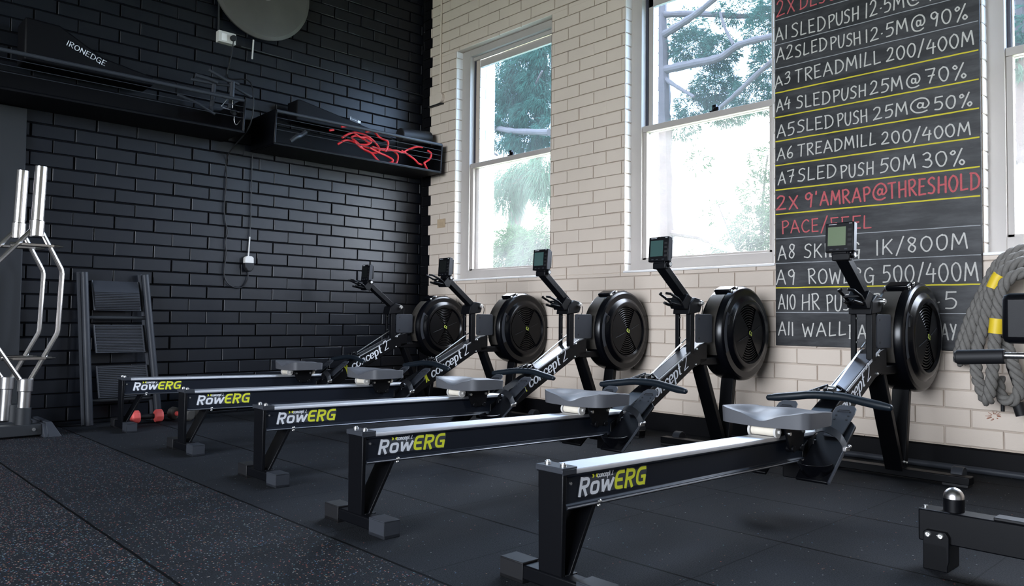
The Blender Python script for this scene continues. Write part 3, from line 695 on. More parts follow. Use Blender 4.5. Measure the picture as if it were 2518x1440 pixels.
WORDS = [
[('2X',3.326,2.397,3.433,2.400,'r'),('DESCENDING',3.463,2.40,3.96,2.395,'r')],
[('A1',3.320,2.256,3.387,2.259,'w'),('SLED',3.415,2.259,3.603,2.250,'w'),('PUSH',3.622,2.252,3.779,2.257,'w'),('12.5M',3.816,2.252,4.000,2.255,'w'),('@',4.018,2.252,4.079,2.252,'w'),('100%',4.120,2.252,4.290,2.243,'w')],
[('A2',3.325,2.138,3.419,2.146,'w'),('SLED',3.436,2.140,3.611,2.142,'w'),('PUSH',3.632,2.133,3.788,2.125,'w'),('12.5M',3.815,2.123,4.017,2.132,'w'),('@',4.036,2.119,4.101,2.119,'w'),('90%',4.122,2.125,4.283,2.115,'w')],
[('A3',3.317,1.990,3.404,2.010,'w'),('TREADMILL',3.432,1.998,3.888,2.002,'w'),('200/400M',3.917,2.000,4.307,1.989,'w')],
[('A4',3.324,1.857,3.405,1.867,'w'),('SLED',3.441,1.856,3.627,1.847,'w'),('PUSH',3.644,1.850,3.813,1.847,'w'),('25M',3.836,1.849,3.991,1.846,'w'),('@',4.012,1.843,4.078,1.841,'w'),('70%',4.099,1.850,4.275,1.839,'w')],
[('A5',3.328,1.711,3.427,1.717,'w'),('SLED',3.446,1.720,3.644,1.718,'w'),('PUSH',3.668,1.714,3.819,1.714,'w'),('25M',3.851,1.715,4.014,1.715,'w'),('@',4.029,1.713,4.118,1.711,'w'),('50%',4.135,1.711,4.298,1.700,'w')],
[('A6',3.327,1.583,3.419,1.588,'w'),('TREADMILL',3.447,1.588,3.860,1.588,'w'),('200/400M',3.889,1.584,4.289,1.566,'w')],
[('A7',3.331,1.446,3.426,1.455,'w'),('SLED',3.448,1.450,3.656,1.450,'w'),('PUSH',3.683,1.438,3.849,1.438,'w'),('50M',3.881,1.440,4.048,1.443,'w'),('30%',4.083,1.439,4.265,1.428,'w')],
[('2X',3.323,1.306,3.446,1.302,'r'),("9'",3.488,1.304,3.553,1.310,'r'),('AMRAP',3.571,1.308,3.832,1.303,'r'),('@',3.845,1.303,3.915,1.305,'r'),('THRESHOLD',3.921,1.307,4.326,1.309,'r')],
[('PACE/',3.353,1.172,3.606,1.168,'r'),('FEEL',3.630,1.170,3.835,1.165,'r')],
[('A8',3.332,1.027,3.428,1.033,'w'),('SKIERG',3.482,1.033,3.778,1.023,'w'),('1K/800M',3.859,1.026,4.272,1.034,'w')],
[('A9',3.322,.894,3.428,.891,'w'),('ROWERG',3.505,.891,3.846,.885,'w'),('500/400M',3.890,.886,4.314,.884,'w')],
[('A10',3.333,.754,3.431,.756,'w'),('HR',3.468,.750,3.565,.754,'w'),('PUSH',3.604,.744,3.770,.747,'w'),('UP',3.796,.748,3.880,.748,'w'),('.5',4.141,.754,4.225,.753,'w')],
[('A11',3.331,.613,3.419,.611,'w'),('WALL',3.471,.604,3.703,.620,'w'),('BALL',3.722,.602,3.890,.604,'w'),('AY',4.157,.608,4.221,.606,'w')]]
HR = [.085, .072, .070, .066, .064, .064, .064, .068, .074, .068, .074, .080, .078, .070]
for row, hh in zip(WORDS, HR):
    col = row[0][5]
    for (tx, xa, za, xb, zb, k) in row:
        mb = MB()
        h = hh*rr.uniform(.95, 1.08)
        if tx in ('@', '%'): h *= 1.05
        if '/' in tx: h *= .98
        wd = .0046 if col == 'r' and hh == .074 else .0036
        write(mb, tx, lambda a, b: (a, YB-.0004, b), xa, xb, h, ell_nib(wd, wd*.92), za, zb, .035, .20, rr)
        o = cbp(mb, 'chalk_word', M['chalk_red'] if col == 'r' else M['chalk_white'])
        o['label'] = ('red' if col == 'r' else 'white')+' chalk word '+tx

# ================================================================== ROWING MACHINES
# local frame: x to the rower's right-hand side, y from the rear foot to the fan, z up
SL = .018                                       # the rail falls slightly towards the fan
def rail_z(y): return .309-SL*y
BOLD = {                                        # heavy block letters: (width, [strokes])
 'R': (.78, [S((.13, 0), (.13, 1)), C((.1, .88), (.5, .88), (.64, .80), (.66, .64), (.56, .50), (.1, .46)), S((.36, .46), (.64, 0))]),
 'o': (.74, [C((.37, .62), (.16, .58), (.12, .36), (.16, .14), (.37, .1), (.58, .14), (.62, .36), (.58, .58), (.37, .62))]),
 'w': (1.06, [S((.10, .72), (.24, .06)), S((.24, .06), (.52, .66)), S((.52, .66), (.72, .06)), S((.72, .06), (.97, .72))]),
 'E': (.74, [C((.70, .88), (.3, .88), (.16, .76), (.12, .5), (.16, .22), (.3, .12), (.70, .12)), S((.2, .50), (.62, .50))]),
 'r': (.80, [S((.13, 0), (.13, 1)), C((.1, .88), (.5, .88), (.66, .80), (.68, .66), (.58, .52), (.1, .46)), S((.38, .46), (.66, 0))]),
 'G': (.86, [C((.76, .88), (.36, .88), (.18, .76), (.12, .5), (.18, .22), (.36, .12), (.72, .12)), S((.72, .02), (.72, .52)), S((.42, .46), (.8, .46))]),
}
def bold_word(mb, chars, place, x0, h, kx, wd, sh, mi, gap=.06):
    x = x0; nn_ = 0
    for ch in chars:
        w, st = BOLD[ch]
        for kind, pts in st:
            rs = resample(kind, pts)
            pl = [(x+(a*kx+b*sh)*h, b*h) for a, b, _ in rs]
            nn_ = nn_+1; ribbon(mb, pl, ell_nib(wd*h, wd*h*.86), lambda a, b: Vector(place(a, b))+Vector((.00004*(nn_ % 4), 0, 0)), mi, round_caps=False, rise=(.00003, 0, 0))
        x += (w*kx+gap)*h
    return x
SER = {                                         # slab-serif italic lower case for the beam lettering
 'c': (.52, [C((.46, .50), (.34, .66), (.14, .56), (.06, .3), (.16, .06), (.34, .04), (.48, .2))]),
 'o': (.56, [C((.28, .66), (.08, .5), (.06, .2), (.26, .02), (.46, .16), (.50, .46), (.30, .66))]),
 'n': (.60, [S((.12, 0), (.12, .64)), C((.12, .42), (.28, .64), (.44, .60), (.46, .40), (.46, .02)), S((.02, .62), (.14, .64)), S((.46, .03), (.58, .05))]),
 'e': (.52, [C((.08, .32), (.44, .36), (.42, .58), (.26, .66), (.08, .5), (.06, .22), (.22, .02), (.46, .14))]),
 'p': (.60, [S((.12, -.32), (.12, .64)), C((.12, .5), (.30, .66), (.48, .52), (.48, .2), (.32, .02), (.12, .12)), S((.0, .62), (.14, .64)), S((.0, -.32), (.24, -.32))]),
 't': (.36, [C((.18, .95), (.16, .4), (.18, .08), (.34, .06)), S((.02, .62), (.36, .62))]),
 '2': (.56, [C((.06, .74), (.16, .94), (.36, .94), (.44, .74), (.32, .42), (.06, .04)), S((.04, .04), (.52, .08))]),
}
def serif_word(mb, text, place, x0, h, kx, sh, a, b, mi):
    x = x0; nn_ = 0
    for ch in text:
        if ch == ' ': x += .26*kx*h; continue
        w, st = SER[ch]; big = 1.18 if ch == '2' else 1.0
        for kind, pts in st:
            rs = resample(kind, pts)
            nn_ += 1; ribbon(mb, [(x+(p*kx+q*sh)*h*big, q*h*big) for p, q, _ in rs], ell_nib(a*h*(.55 if ch == '2' else 1), b*h), lambda a_, b_: Vector(place(a_, b_))+Vector((.00004*(nn_ % 4), 0, 0)), mi, round_caps=False, rise=(.00003, 0, 0))
        x += (w*kx*big+.03)*h
    return x

def build_rower():
    root = empty('rowing_machine')
    B = M['black_metal']
    # ---- rear foot, leg and strut
    m = MB(); m.span((-.176, .002, .010), (.176, .056, .048)); f = m.build('rear_foot', B, root, bev=.005)
    for x in (-.135, .135):
        m = MB(); m.span((x-.043, -.001, 0), (x+.043, .059, .012)); m.span((x-.043, -.001, 0), (x+.043, .003, .053)); m.span((x-.043, .055, 0), (x+.043, .059, .053)); m.span((x-.043, -.001, .048), (x+.043, .059, .054))
        if x > 0: m.span((x+.039, -.001, 0), (x+.043, .059, .054))
        m.build('foot_pad', M['black_rubber'] if x < 0 else M['grey_metal'], f, bev=.002)
    m = MB(); m.prism([(-.040, .046), (.040, .046), (.044, .308), (-.044, .308)], 'y', .004, .018)
    m.build('rear_leg', B, root, bev=.003)
    m = MB(); m.prism([(.030, .047), (.042, .047), (.132, .209), (.120, .213)], 'x', -.043, .043); m.span((-.043, .018, .046), (.043, .060, .051))
    m.build('leg_strut', B, root, bev=.002)
    # ---- monorail: I-section with a bright steel track on top
    def rz(y, z): return z-SL*y
    m = MB()
    sec = [(-.043, .300), (.043, .300), (.043, .291), (.036, .288), (.036, .224), (.043, .219), (.043, .209), (-.043, .209), (-.043, .219), (-.036, .224), (-.036, .288), (-.043, .291)]
    n = len(sec); Y0, Y1 = .018, 1.40
    vs = [(x, Y0, rz(Y0, z)) for x, z in sec]+[(x, Y1, rz(Y1, z)) for x, z in sec]
    m.add(vs, [tuple(range(n)), tuple(range(2*n-1, n-1, -1))]+[(i, i+n, (i+1) % n+n, (i+1) % n) for i in range(n)])
    rail = m.build('rail', M['slate_metal'], root, bev=.0015, merge=True, smooth=25)
    m = MB()
    sec = [(-.0435, .3005), (-.0435, .309), (.0435, .309), (.0445, .306), (.0445, .296), (.043, .296), (.043, .3005)]; n = len(sec)
    Y0 = .052
    vs = [(x, Y0, rz(Y0, z)) for x, z in sec]+[(x, Y1, rz(Y1, z)) for x, z in sec]
    m.add(vs, [tuple(range(n)), tuple(range(2*n-1, n-1, -1))]+[(i, i+n, (i+1) % n+n, (i+1) % n) for i in range(n)])
    o = m.build('rail_track', M['bright_steel'], rail, bev=.001, merge=True, smooth=25); o['label'] = 'bright steel top of the rail'
    m = MB(); m.span((-.047, -.002, .3085), (.047, .052, .3145)); m.span((-.047, -.002, .300), (.047, .006, .310)); m.span((.0440, .0, .296), (.047, .050, .310)); m.span((-.047, .0, .296), (-.0440, .050, .310))
    m.build('end_cap', M['grey_metal'], root, bev=.002)
    for (x, y) in ((-.026, .022), (.028, .022)): m = MB(); m.cyl((x, y, .314), (x, y, .321), .0085, 12); m.cyl((x, y, .320), (x, y, .324), .005, 8); m.build('cap_bolt', M['bolt'], root)
    m = MB(); m.tube([(.0425, .02, .2135-SL*.02), (.0425, 1.30, .2135-SL*1.30)], .0035, 8); o = m.build('rail_highlight', M['beam_grey'], rail); o['label'] = 'highlight strip added along the lower edge of the rail'  # thin strip added as the highlight on the lower flange
    MB().sphere((.0445, .141, .214), .0062, 10, 8, sc=(.8, 1, 1)).build('rail_bolt', M['bolt'], root); MB().sphere((.040, .141, .203), .0058, 10, 8).build('rail_bolt', M['bolt'], root); MB().cyl((.0425, .030, .274), (.047, .030, .274), .004, 8).build('rail_bolt', M['bolt'], root)
    # ---- lettering on the rail's right side: grey edge, then white and yellow
    PX = .0364
    pl = lambda dx: (lambda a, b: (PX+dx, a, b-SL*a))
    zb, h, kx = .2345, .049, 1.06
    e = MB(); x = bold_word(e, 'Row', lambda a, b: (PX+.0004, a, b+zb-SL*a), .064, h, kx, .155, .22, 0); bold_word(e, 'ErG', lambda a, b: (PX+.0004, a, b+zb-SL*a), x-.003, h*1.06, kx, .155, .22, 0)
    e.add([(PX+.0003, .075, .2345+.002-SL*.07), (PX+.0003, .34, .2345+.002-SL*.34), (PX+.0003, .352, .2345+.046-SL*.35), (PX+.0003, .086, .2345+.046-SL*.08)], [(0, 1, 2, 3)])
    e.build('lettering', M['print_grey'], rail, smooth=0)
    w_ = MB(); bold_word(w_, 'Row', lambda a, b: (PX+.0008, a, b+zb-SL*a), .064, h, kx, .098, .22, 0)
    w_.build('lettering', M['print_white'], rail, smooth=0)
    w_ = MB(); serif_word(w_, 'concept 2', lambda a, b: (PX+.0009, a, b+zb+.0415-SL*a), .140, .0135, 1.0, .05, .12, .07, 0)
    w_.build('lettering', M['print_white'], rail, smooth=0)
    y_ = MB(); bold_word(y_, 'ErG', lambda a, b: (PX+.0008, a, b+zb-SL*a), x-.003, h*1.06, kx, .10, .22, 0)
    y_.build('lettering', M['print_yellow'], rail, smooth=0)
    y_ = MB()
    for s in (-1, 1):
        ribbon(y_, [(.131+s*.0055+s*.004*abs(t/4)**2*1.0-s*.0, .0045*t/4) for t in range(-4, 5)], ell_nib(.0030, .001), lambda a, b: (PX+.0009, a, b+zb+.0475-SL*a), 0, False)
    y_.build('logo', M['print_yellow'], rail, smooth=0)

    # ---- seat on its roller carriage
    cy, zt = 1.150, .377
    NX, NY = 30, 18; vs = []; top = {}
    def outline(u, v):                          # u,v in -1..1 -> plan position, square with rounded corners, bowed front
        k = 1-.10*abs(u)**6*abs(v)**6
        x = .168*u*k*(1-.05*(v+1)/2*abs(u)); y = .114*v*k+.010*(1-u*u)*(1 if v > 0 else -.5)*abs(v)
        return x, y
    for j in range(NY+1):
        for i in range(NX+1):
            u, v = 2*i/NX-1, 2*j/NY-1
            x, y = outline(u, v)
            bowl = -.017*math.exp(-((abs(u)-.48)/.27)**2-((v+.15)/.55)**2)
            notch = -.026*math.exp(-(u/.36)**2)*max(0, (-v+.15))**1.0
            nose = .004*math.exp(-(u/.35)**2)*max(0, v)
            rimd = -.004*(max(abs(u), abs(v))**14)
            lip = .006*max(0, abs(u)-.62)/.38*(1-.4*v)
            vs.append((x, cy+y, zt+bowl+notch+nose+rimd+lip-.008*max(0, v)))
    nt_ = len(vs)
    for j in range(NY+1):
        for i in range(NX+1):
            u, v = 2*i/NX-1, 2*j/NY-1
            x, y = outline(u, v)
            vs.append((x*.985, cy+y*.985, .322+.004*abs(u)))
    idx = lambda i, j: j*(NX+1)+i
    fs = []
    for j in range(NY):
        for i in range(NX):
            a, b, c, d = idx(i, j), idx(i+1, j), idx(i+1, j+1), idx(i, j+1)
            fs += [(a, b, c, d), (nt_+d, nt_+c, nt_+b, nt_+a)]
    ring = [idx(i, 0) for i in range(NX)]+[idx(NX, j) for j in range(NY)]+[idx(i, NY) for i in range(NX, 0, -1)]+[idx(0, j) for j in range(NY, 0, -1)]
    for a, b in zip(ring, ring[1:]+ring[:1]): fs.append((b, a, nt_+a, nt_+b))
    m = MB(); m.add(vs, fs); seat = m.build('seat', M['seat_grey'], root, bev=.003, smooth=45)
    zr = rail_z(1.06)
    m = MB(); m.cyl((-.043, 1.062, zr+.018), (.043, 1.062, zr+.018), .0165, 24)
    o = m.build('seat_roller', M['cream'], seat)
    m = MB()
    for x in (-.050, .046): m.cyl((x-.004, 1.062, zr+.017), (x+.004, 1.062, zr+.017), .0205, 24)
    m.cyl((-.060, 1.062, zr+.017), (.058, 1.062, zr+.017), .006, 10)
    m.build('roller_flange', M['white_plastic'], seat)
    m = MB(); m.cyl((-.043, 1.235, rail_z(1.235)+.018), (.043, 1.235, rail_z(1.235)+.018), .0165, 24); m.build('seat_roller', M['cream'], seat)
    m = MB(); m.span((-.050, 1.084, rail_z(1.1)+.004), (.050, 1.215, .328))
    for s in (-1, 1):
        m.prism([(1.075, .328), (1.225, .328), (1.205, .250), (1.190, .236), (1.125, .236), (1.105, .252)], 'x', s*.060, s*.068)
        m.cyl((s*.046, 1.13, .246), (s*.074, 1.13, .246), .012, 14); m.cyl((s*.046, 1.19, .244), (s*.074, 1.19, .244), .012, 14)
    m.build('seat_carriage', M['black_satin'], seat, bev=.002)
    for s in (-1, 1):
        for y in (1.10, 1.20): MB().cyl((s*.068, y, .300), (s*.076, y, .300), .006, 10).build('carriage_bolt', M['bolt'], seat)

    # ---- main beam rising from the rail to the fan post
    m = MB(); poly = [(1.262, .118), (1.60, .297), (1.905, .455), (2.02, .485), (2.02, .580), (1.955, .566), (1.60, .398), (1.262, .240)]
    m.prism(poly, 'x', -.040, .040); beam = m.build('main_beam', M['black_satin'], root, bev=.004)
    d = Vector((0, 1, .470)).normalized(); nrm = Vector((0, -.470, 1)).normalized()
    m = MB(); p0 = Vector((0, 1.62, .4085)); p1 = Vector((0, 1.915, .5480)); hw = .031
    m.add([p0+Vector((-hw, 0, 0))+nrm*.004, p0+Vector((hw, 0, 0))+nrm*.004, p1+Vector((hw, 0, 0))+nrm*.004, p1+Vector((-hw, 0, 0))+nrm*.004,
           p0+Vector((-hw, 0, 0)), p0+Vector((hw, 0, 0)), p1+Vector((hw, 0, 0)), p1+Vector((-hw, 0, 0))],
          [(0, 1, 2, 3), (4, 5, 1, 0), (5, 6, 2, 1), (6, 7, 3, 2), (7, 4, 0, 3)])
    o = m.build('beam_cover', M['beam_grey'], beam, smooth=0); o['label'] = 'smooth top of the sloping beam, greyed for its window reflection'  # the sheet's grey also stands in for the window reflection
    m = MB()
    for s in (-1, 1): m.prism([(1.60, .398), (1.955, .566), (1.955, .572), (1.60, .404)], 'x', s*.0385, s*.0350)
    m.build('beam_edge', M['bright_steel'], beam, smooth=0)
    ca, sa = math.cos(.4625), math.sin(.4625)
    def onbeam(dx, a, b): return (.0400+dx, 1.505+a*ca-b*sa, .283+a*sa+b*ca)
    m = MB(); serif_word(m, 'concept 2', lambda a, b: onbeam(.0008, a, b), .050, .060, 1.20, .16, .098, .038, 0)
    m.build('lettering', M['print_white'], beam, smooth=0)
    m = MB()
    for s in (-1, 1):
        ribbon(m, [(.012+s*.004+s*.0065*abs(t/5)**2, .026+.030*t/5) for t in range(-5, 6)], ell_nib(.0055, .001), lambda a, b: onbeam(.0008, a, b), 0, False)
    m.build('lettering', M['print_yellow'], beam, smooth=0)

    # ---- footrests
    for s in (-1, 1):
        cx = s*.112
        o0 = Vector((cx, 1.168, .142)); ax = Vector((0, .79, .613)).normalized(); nn = Vector((0, -.613, .79)).normalized()
        def P(u, t, w): return o0+Vector((u, 0, 0))+ax*t+nn*w
        m = MB()                               # base plate
        W_, T_ = .056, .300
        pl2 = [(-W_, 0), (W_, 0), (W_+.004, .12), (W_+.004, T_-.02), (W_-.016, T_), (-W_+.016, T_), (-W_-.004, T_-.02), (-W_-.004, .12)]
        n = len(pl2); vs = [P(u, t, 0) for u, t in pl2]+[P(u, t, -.012) for u, t in pl2]
        m.add(vs, [tuple(range(n)), tuple(range(2*n-1, n-1, -1))]+[(i, n+i, n+(i+1) % n, (i+1) % n) for i in range(n)])
        fr = m.build('footrest', M['black_satin'], root, bev=.003, merge=True)
        m = MB(); a0 = P(s*(W_+.005), .0, -.004); a1 = P(s*(W_+.005), T_+.01, -.004)
        m.tube([P(s*(W_+.006), .0, -.002), P(s*(W_+.006), T_*.62, -.002)], .0055, 8); m.build('footrest_edge', M['grey_metal'], fr)
        m = MB(); cols = []                    # heel cup: curved wall round the heel with a scooped front edge
        K = 20
        for k in range(K+1):
            th = PI+PI*k/K                     # 180..360 deg, open towards the toe
            ux, ty = math.cos(th)*W_*1.02, .070+math.sin(th)*.062
            hgt = .020+.046*abs(math.sin(th))**1.3
            cols.append((P(ux, ty, 0), P(ux*1.03, ty-.004*abs(math.sin(th)), hgt)))
        for sgn in (1,):
            vs = [c for p in cols for c in p]; fs = [(2*k, 2*k+2, 2*k+3, 2*k+1) for k in range(K)]
            inn = [c+(P(0, .07, 0)-c).normalized()*.004 if i % 2 == 0 else c+((P(0, .07, .03)-c).normalized())*.004 for i, c in enumerate(vs)]
            o_ = len(vs); vs2 = vs+inn
            fs2 = fs+[(o_+2*k+1, o_+2*k+3, o_+2*k+2, o_+2*k) for k in range(K)]+[(2*k+1, 2*k+3, o_+2*k+3, o_+2*k+1) for k in range(K)]
            m.add(vs2, fs2)
        m.build('heel_cup', M['black_gloss'], fr, smooth=50)
        m = MB()                               # adjustable toe piece
        W2 = .033
        pl3 = [(-W2, .21), (W2, .21), (W2+.008, .33), (W2+.006, .360), (W2-.008, .376), (-W2+.008, .376), (-W2-.006, .360), (-W2-.008, .33)]
        n = len(pl3); vs = [P(u, t, .006) for u, t in pl3]+[P(u, t, .001) for u, t in pl3]
        m.add(vs, [tuple(range(n)), tuple(range(2*n-1, n-1, -1))]+[(i, n+i, n+(i+1) % n, (i+1) % n) for i in range(n)])
        tp = m.build('toe_plate', M['grey_metal'], fr, bev=.0025, merge=True)
        m = MB(); m.tube([P(-.020, .345, .008), P(.018, .347, .008)], .0016, 6)
        for u in (-.022, .022):
            for t in (.300, .320, .340): m.cyl(P(u, t, .0055), P(u, t, .0068), .0042, 8)
        m.build('toe_plate_hole', M['black_rubber'], tp)
        m = MB()                               # strap over the instep
        pts = smooth_path([P(-W_-.004, .190, .004), P(-W_*.8, .196, .034), P(-.01, .200, .050), P(W_*.7, .188, .036), P(W_+.010, .165, .006)], 6)
        vs = []
        for p in pts: vs += [p-ax*.016, p+ax*.016, p+ax*.016+nn*.003, p-ax*.016+nn*.003]
        fs = []
        for k in range(len(pts)-1):
            for q in range(4): fs.append((4*k+q, 4*k+(q+1) % 4, 4*k+4+(q+1) % 4, 4*k+4+q))
        m.add(vs, fs); m.build('foot_strap', M['black_rubber'], fr, smooth=60)
        m = MB(); q = P(s*(W_+.012), .160, .004); m.box(q, (.014, .03, .016), None); m.sphere(q+Vector((s*.010, .006, .008)), .007, 10, 8)
        m.build('strap_buckle', M['brushed_steel'], fr, bev=.002)
    m = MB(); m.span((-.105, 1.285, .150), (.105, 1.320, .190)); m.span((-.062, 1.30, .16), (.062, 1.38, .26)); m.build('footrest_bracket', B, root, bev=.004)

    # ---- handle resting in its hooks
    hp_ = [(.236, 1.530, .374), (.20, 1.534, .378), (.15, 1.540, .385), (.11, 1.545, .391), (.085, 1.548, .395), (.05, 1.550, .398)]
    pts = [Vector((-x, y, z)) for x, y, z in hp_]+[Vector((0, 1.551, .399))]+[Vector(q_) for q_ in reversed(hp_)]
    m = MB(); nP = len(pts); rs = [.0165]*nP; rs[0] = rs[-1] = .0125
    m.tube(pts, rs, 16); m.sphere(pts[0], .0125, 14, 10); m.sphere(pts[-1], .0125, 14, 10)
    hd = m.build('handle', M['blue_rubber'], root)
    m = MB()
    for sx in (-1, 1): m.tube([(sx*.098, 1.5486, .400), (sx*.060, 1.566, .416), (sx*.018, 1.590, .434)], [.006, .006, .007], 8)
    m.prism([(-.090, 1.5486), (.090, 1.5486), (.050, 1.566), (.018, 1.580), (-.018, 1.580), (-.050, 1.566)], 'z', .388, .394)
    for x in (-.066, -.044, -.018, .018, .044, .066):
        k = 1-abs(x)/.11
        m.prism([(1.5480, .388), (1.560+.02*k, .388), (1.556+.028*k, .404+.036*k), (1.5482, .408+.020*k)], 'x', x-.0025, x+.0025)
    m.span((-.098, 1.5482, .384), (.098, 1.545, .400))
    m.build('handle_centre', M['black_gloss'], hd, bev=.0012)
    m = MB(); m.cyl((-.014, 1.588, .424), (.014, 1.588, .424), .011, 14); m.tube([(0, 1.588, .424), (0, 1.64, .452), (0, 1.90, .60)], .0035, 6); m.build('chain', M['bolt'], root)
    m = MB()
    for s in (-1, 1):
        m.tube([(s*.045, 1.600, .395), (s*.047, 1.575, .402), (s*.047, 1.556, .386), (s*.047, 1.545, .392)], .0048, 8)
    m.build('handle_hook', M['brushed_steel'], root)

    # ---- uprights, pivot, arm and monitor
    m = MB(); m.span((-.051, 1.872, .520), (-.029, 1.887, .760)); m.build('upright', B, root, bev=.003)
    m = MB(); m.span((.012, 1.872, .520), (.040, 1.908, .762)); m.build('upright', B, root, bev=.003)
    for z in (.60, .70): MB().cyl((-.0295, 1.880, z), (-.026, 1.880, z), .005, 10).build('frame_bolt', M['bolt'], root)
    for y, z in ((1.925, .545), (1.915, .470)): MB().sphere((.0415, y, z), .0052, 10, 8).build('frame_bolt', M['bolt'], root)
    m = MB(); m.prism([(1.850, .716), (1.948, .728), (1.966, .770), (1.950, .792), (1.905, .800), (1.860, .770)], 'x', -.050, .046); m.build('pivot_bracket', B, root, bev=.004)
    m = MB(); m.cyl((-.056, 1.945, .772), (.060, 1.945, .772), .014, 16); m.cyl((.060, 1.945, .772), (.066, 1.945, .772), .009, 12); m.build('pivot_knob', M['bolt'], root)
    m = MB(); m.tube(smooth_path([(.03, 1.955, .79), (.035, 1.985, .765), (.03, 1.985, .72), (.02, 1.965, .69)], 5), .0022, 6); m.build('sensor_cable', M['black_rubber'], root)
    arm = empty('monitor_arm'); arm.parent = root
    m = MB(); a, b = Vector((0, 1.905, .775)), Vector((0, 1.690, .940)); dv = (b-a); L = dv.length; dv.normalize()
    R = Matrix((Vector((1, 0, 0)), dv, Vector((1, 0, 0)).cross(dv))).transposed()
    m.box((a+b)/2, (.050, L+.02, .036), R); am = m.build('arm_tube', B, arm, bev=.003)
    m = MB()
    for t in (.35, .62): q = a+dv*L*t; m.cyl((.0248, q.y, q.z), (.0262, q.y, q.z), .0035, 8)
    m.build('arm_bolt', M['black_rubber'], arm)
    m = MB(); m.box(b+Vector((0, -.012, .004)), (.072, .030, .030), None); m.box(b+Vector((.004, -.006, .022)), (.050, .022, .030)); m.build('arm_head', M['black_satin'], arm, bev=.004)
    m = MB(); q = b+Vector((0, .002, .012)); m.cyl((.034, q.y, q.z), (.046, q.y, q.z), .013, 18); m.build('tilt_knob', M['black_satin'], arm)
    m = MB(); m.cyl((.046, q.y, q.z), (.048, q.y, q.z), .0088, 16); m.build('knob_cap', M['white_plastic'], arm)
    return root

def build_monitor(root):
    # face turned to the rower, tilted back a little
    R = Euler((math.radians(-4), 0, 0)).to_matrix(); c = Vector((-.006, 1.668, 1.024))
    T = lambda x, y, z: c+R @ Vector((x, y, z))
    m = MB(); m.box(T(0, .013, 0), (.116, .026, .120), R); mo = m.build('monitor', M['black_satin'], root, bev=.004)
    m = MB(); m.box(T(.002, .034, .004), (.098, .020, .094), R); m.build('battery_case', M['black_satin'], mo, bev=.004)
    m = MB(); m.box(T(.0585, .013, 0), (.0012, .024, .112), R); o = m.build('side_sheen', M['grey_metal'], mo); o['label'] = 'monitor side lightened for the light it reflects'  # black side overlaid in lighter grey for its reflected light
    m = MB(); m.box(T(-.010, -.0004, .004), (.072, .0012, .076), R); o = m.build('screen', M['lcd_dark'], mo, bev=0)
    for x in (-.032, -.006, .028): MB().box(T(x, -.0006, -.049), (.012, .0014, .0045), R).build('button', M['grey_metal'], mo)
    for z in (.028, .008, -.012, -.032): MB().box(T(.042, -.0006, z), (.016, .0012, .010), R).build('button', M['black_rubber'], mo)
    m = MB()
    for k in range(9): m.box(T(-.042+k*.0036, -.0008, .0525), (.0024, .0008, .0022), R)
    m.build('lettering', M['print_white'], mo, smooth=0); m = MB()
    for k in range(3): m.box(T(.040+k*.004, -.0008, .0535), (.0026, .0008, .0022), R)
    m.build('lettering', M['print_white'], mo, smooth=0)
    m = MB(); m.box(T(0, .014, -.068), (.060, .022, .020), R); m.build('monitor_mount', M['black_satin'], mo, bev=.003)
    return mo

def build_holder(root):
    h = MB()                                    # phone holder: clamp block and two open fingers
    h.prism([(1.86, .768), (1.885, .800), (1.845, .815), (1.800, .770), (1.820, .742), (1.850, .742)], 'x', -.040, .040)
    for s in (-1, 1):
        h.tube([(s*.030, 1.82, .765), (s*.034, 1.775, .790), (s*.030, 1.715, .812), (s*.012, 1.700, .815)], .0065, 8)
        h.tube([(s*.028, 1.815, .758), (s*.026, 1.770, .764), (s*.018, 1.735, .770)], .0075, 8)
    h.span((-.034, 1.76, .784), (.034, 1.775, .794))
    return h.build('phone_holder', M['black_satin'], root, bev=.002)

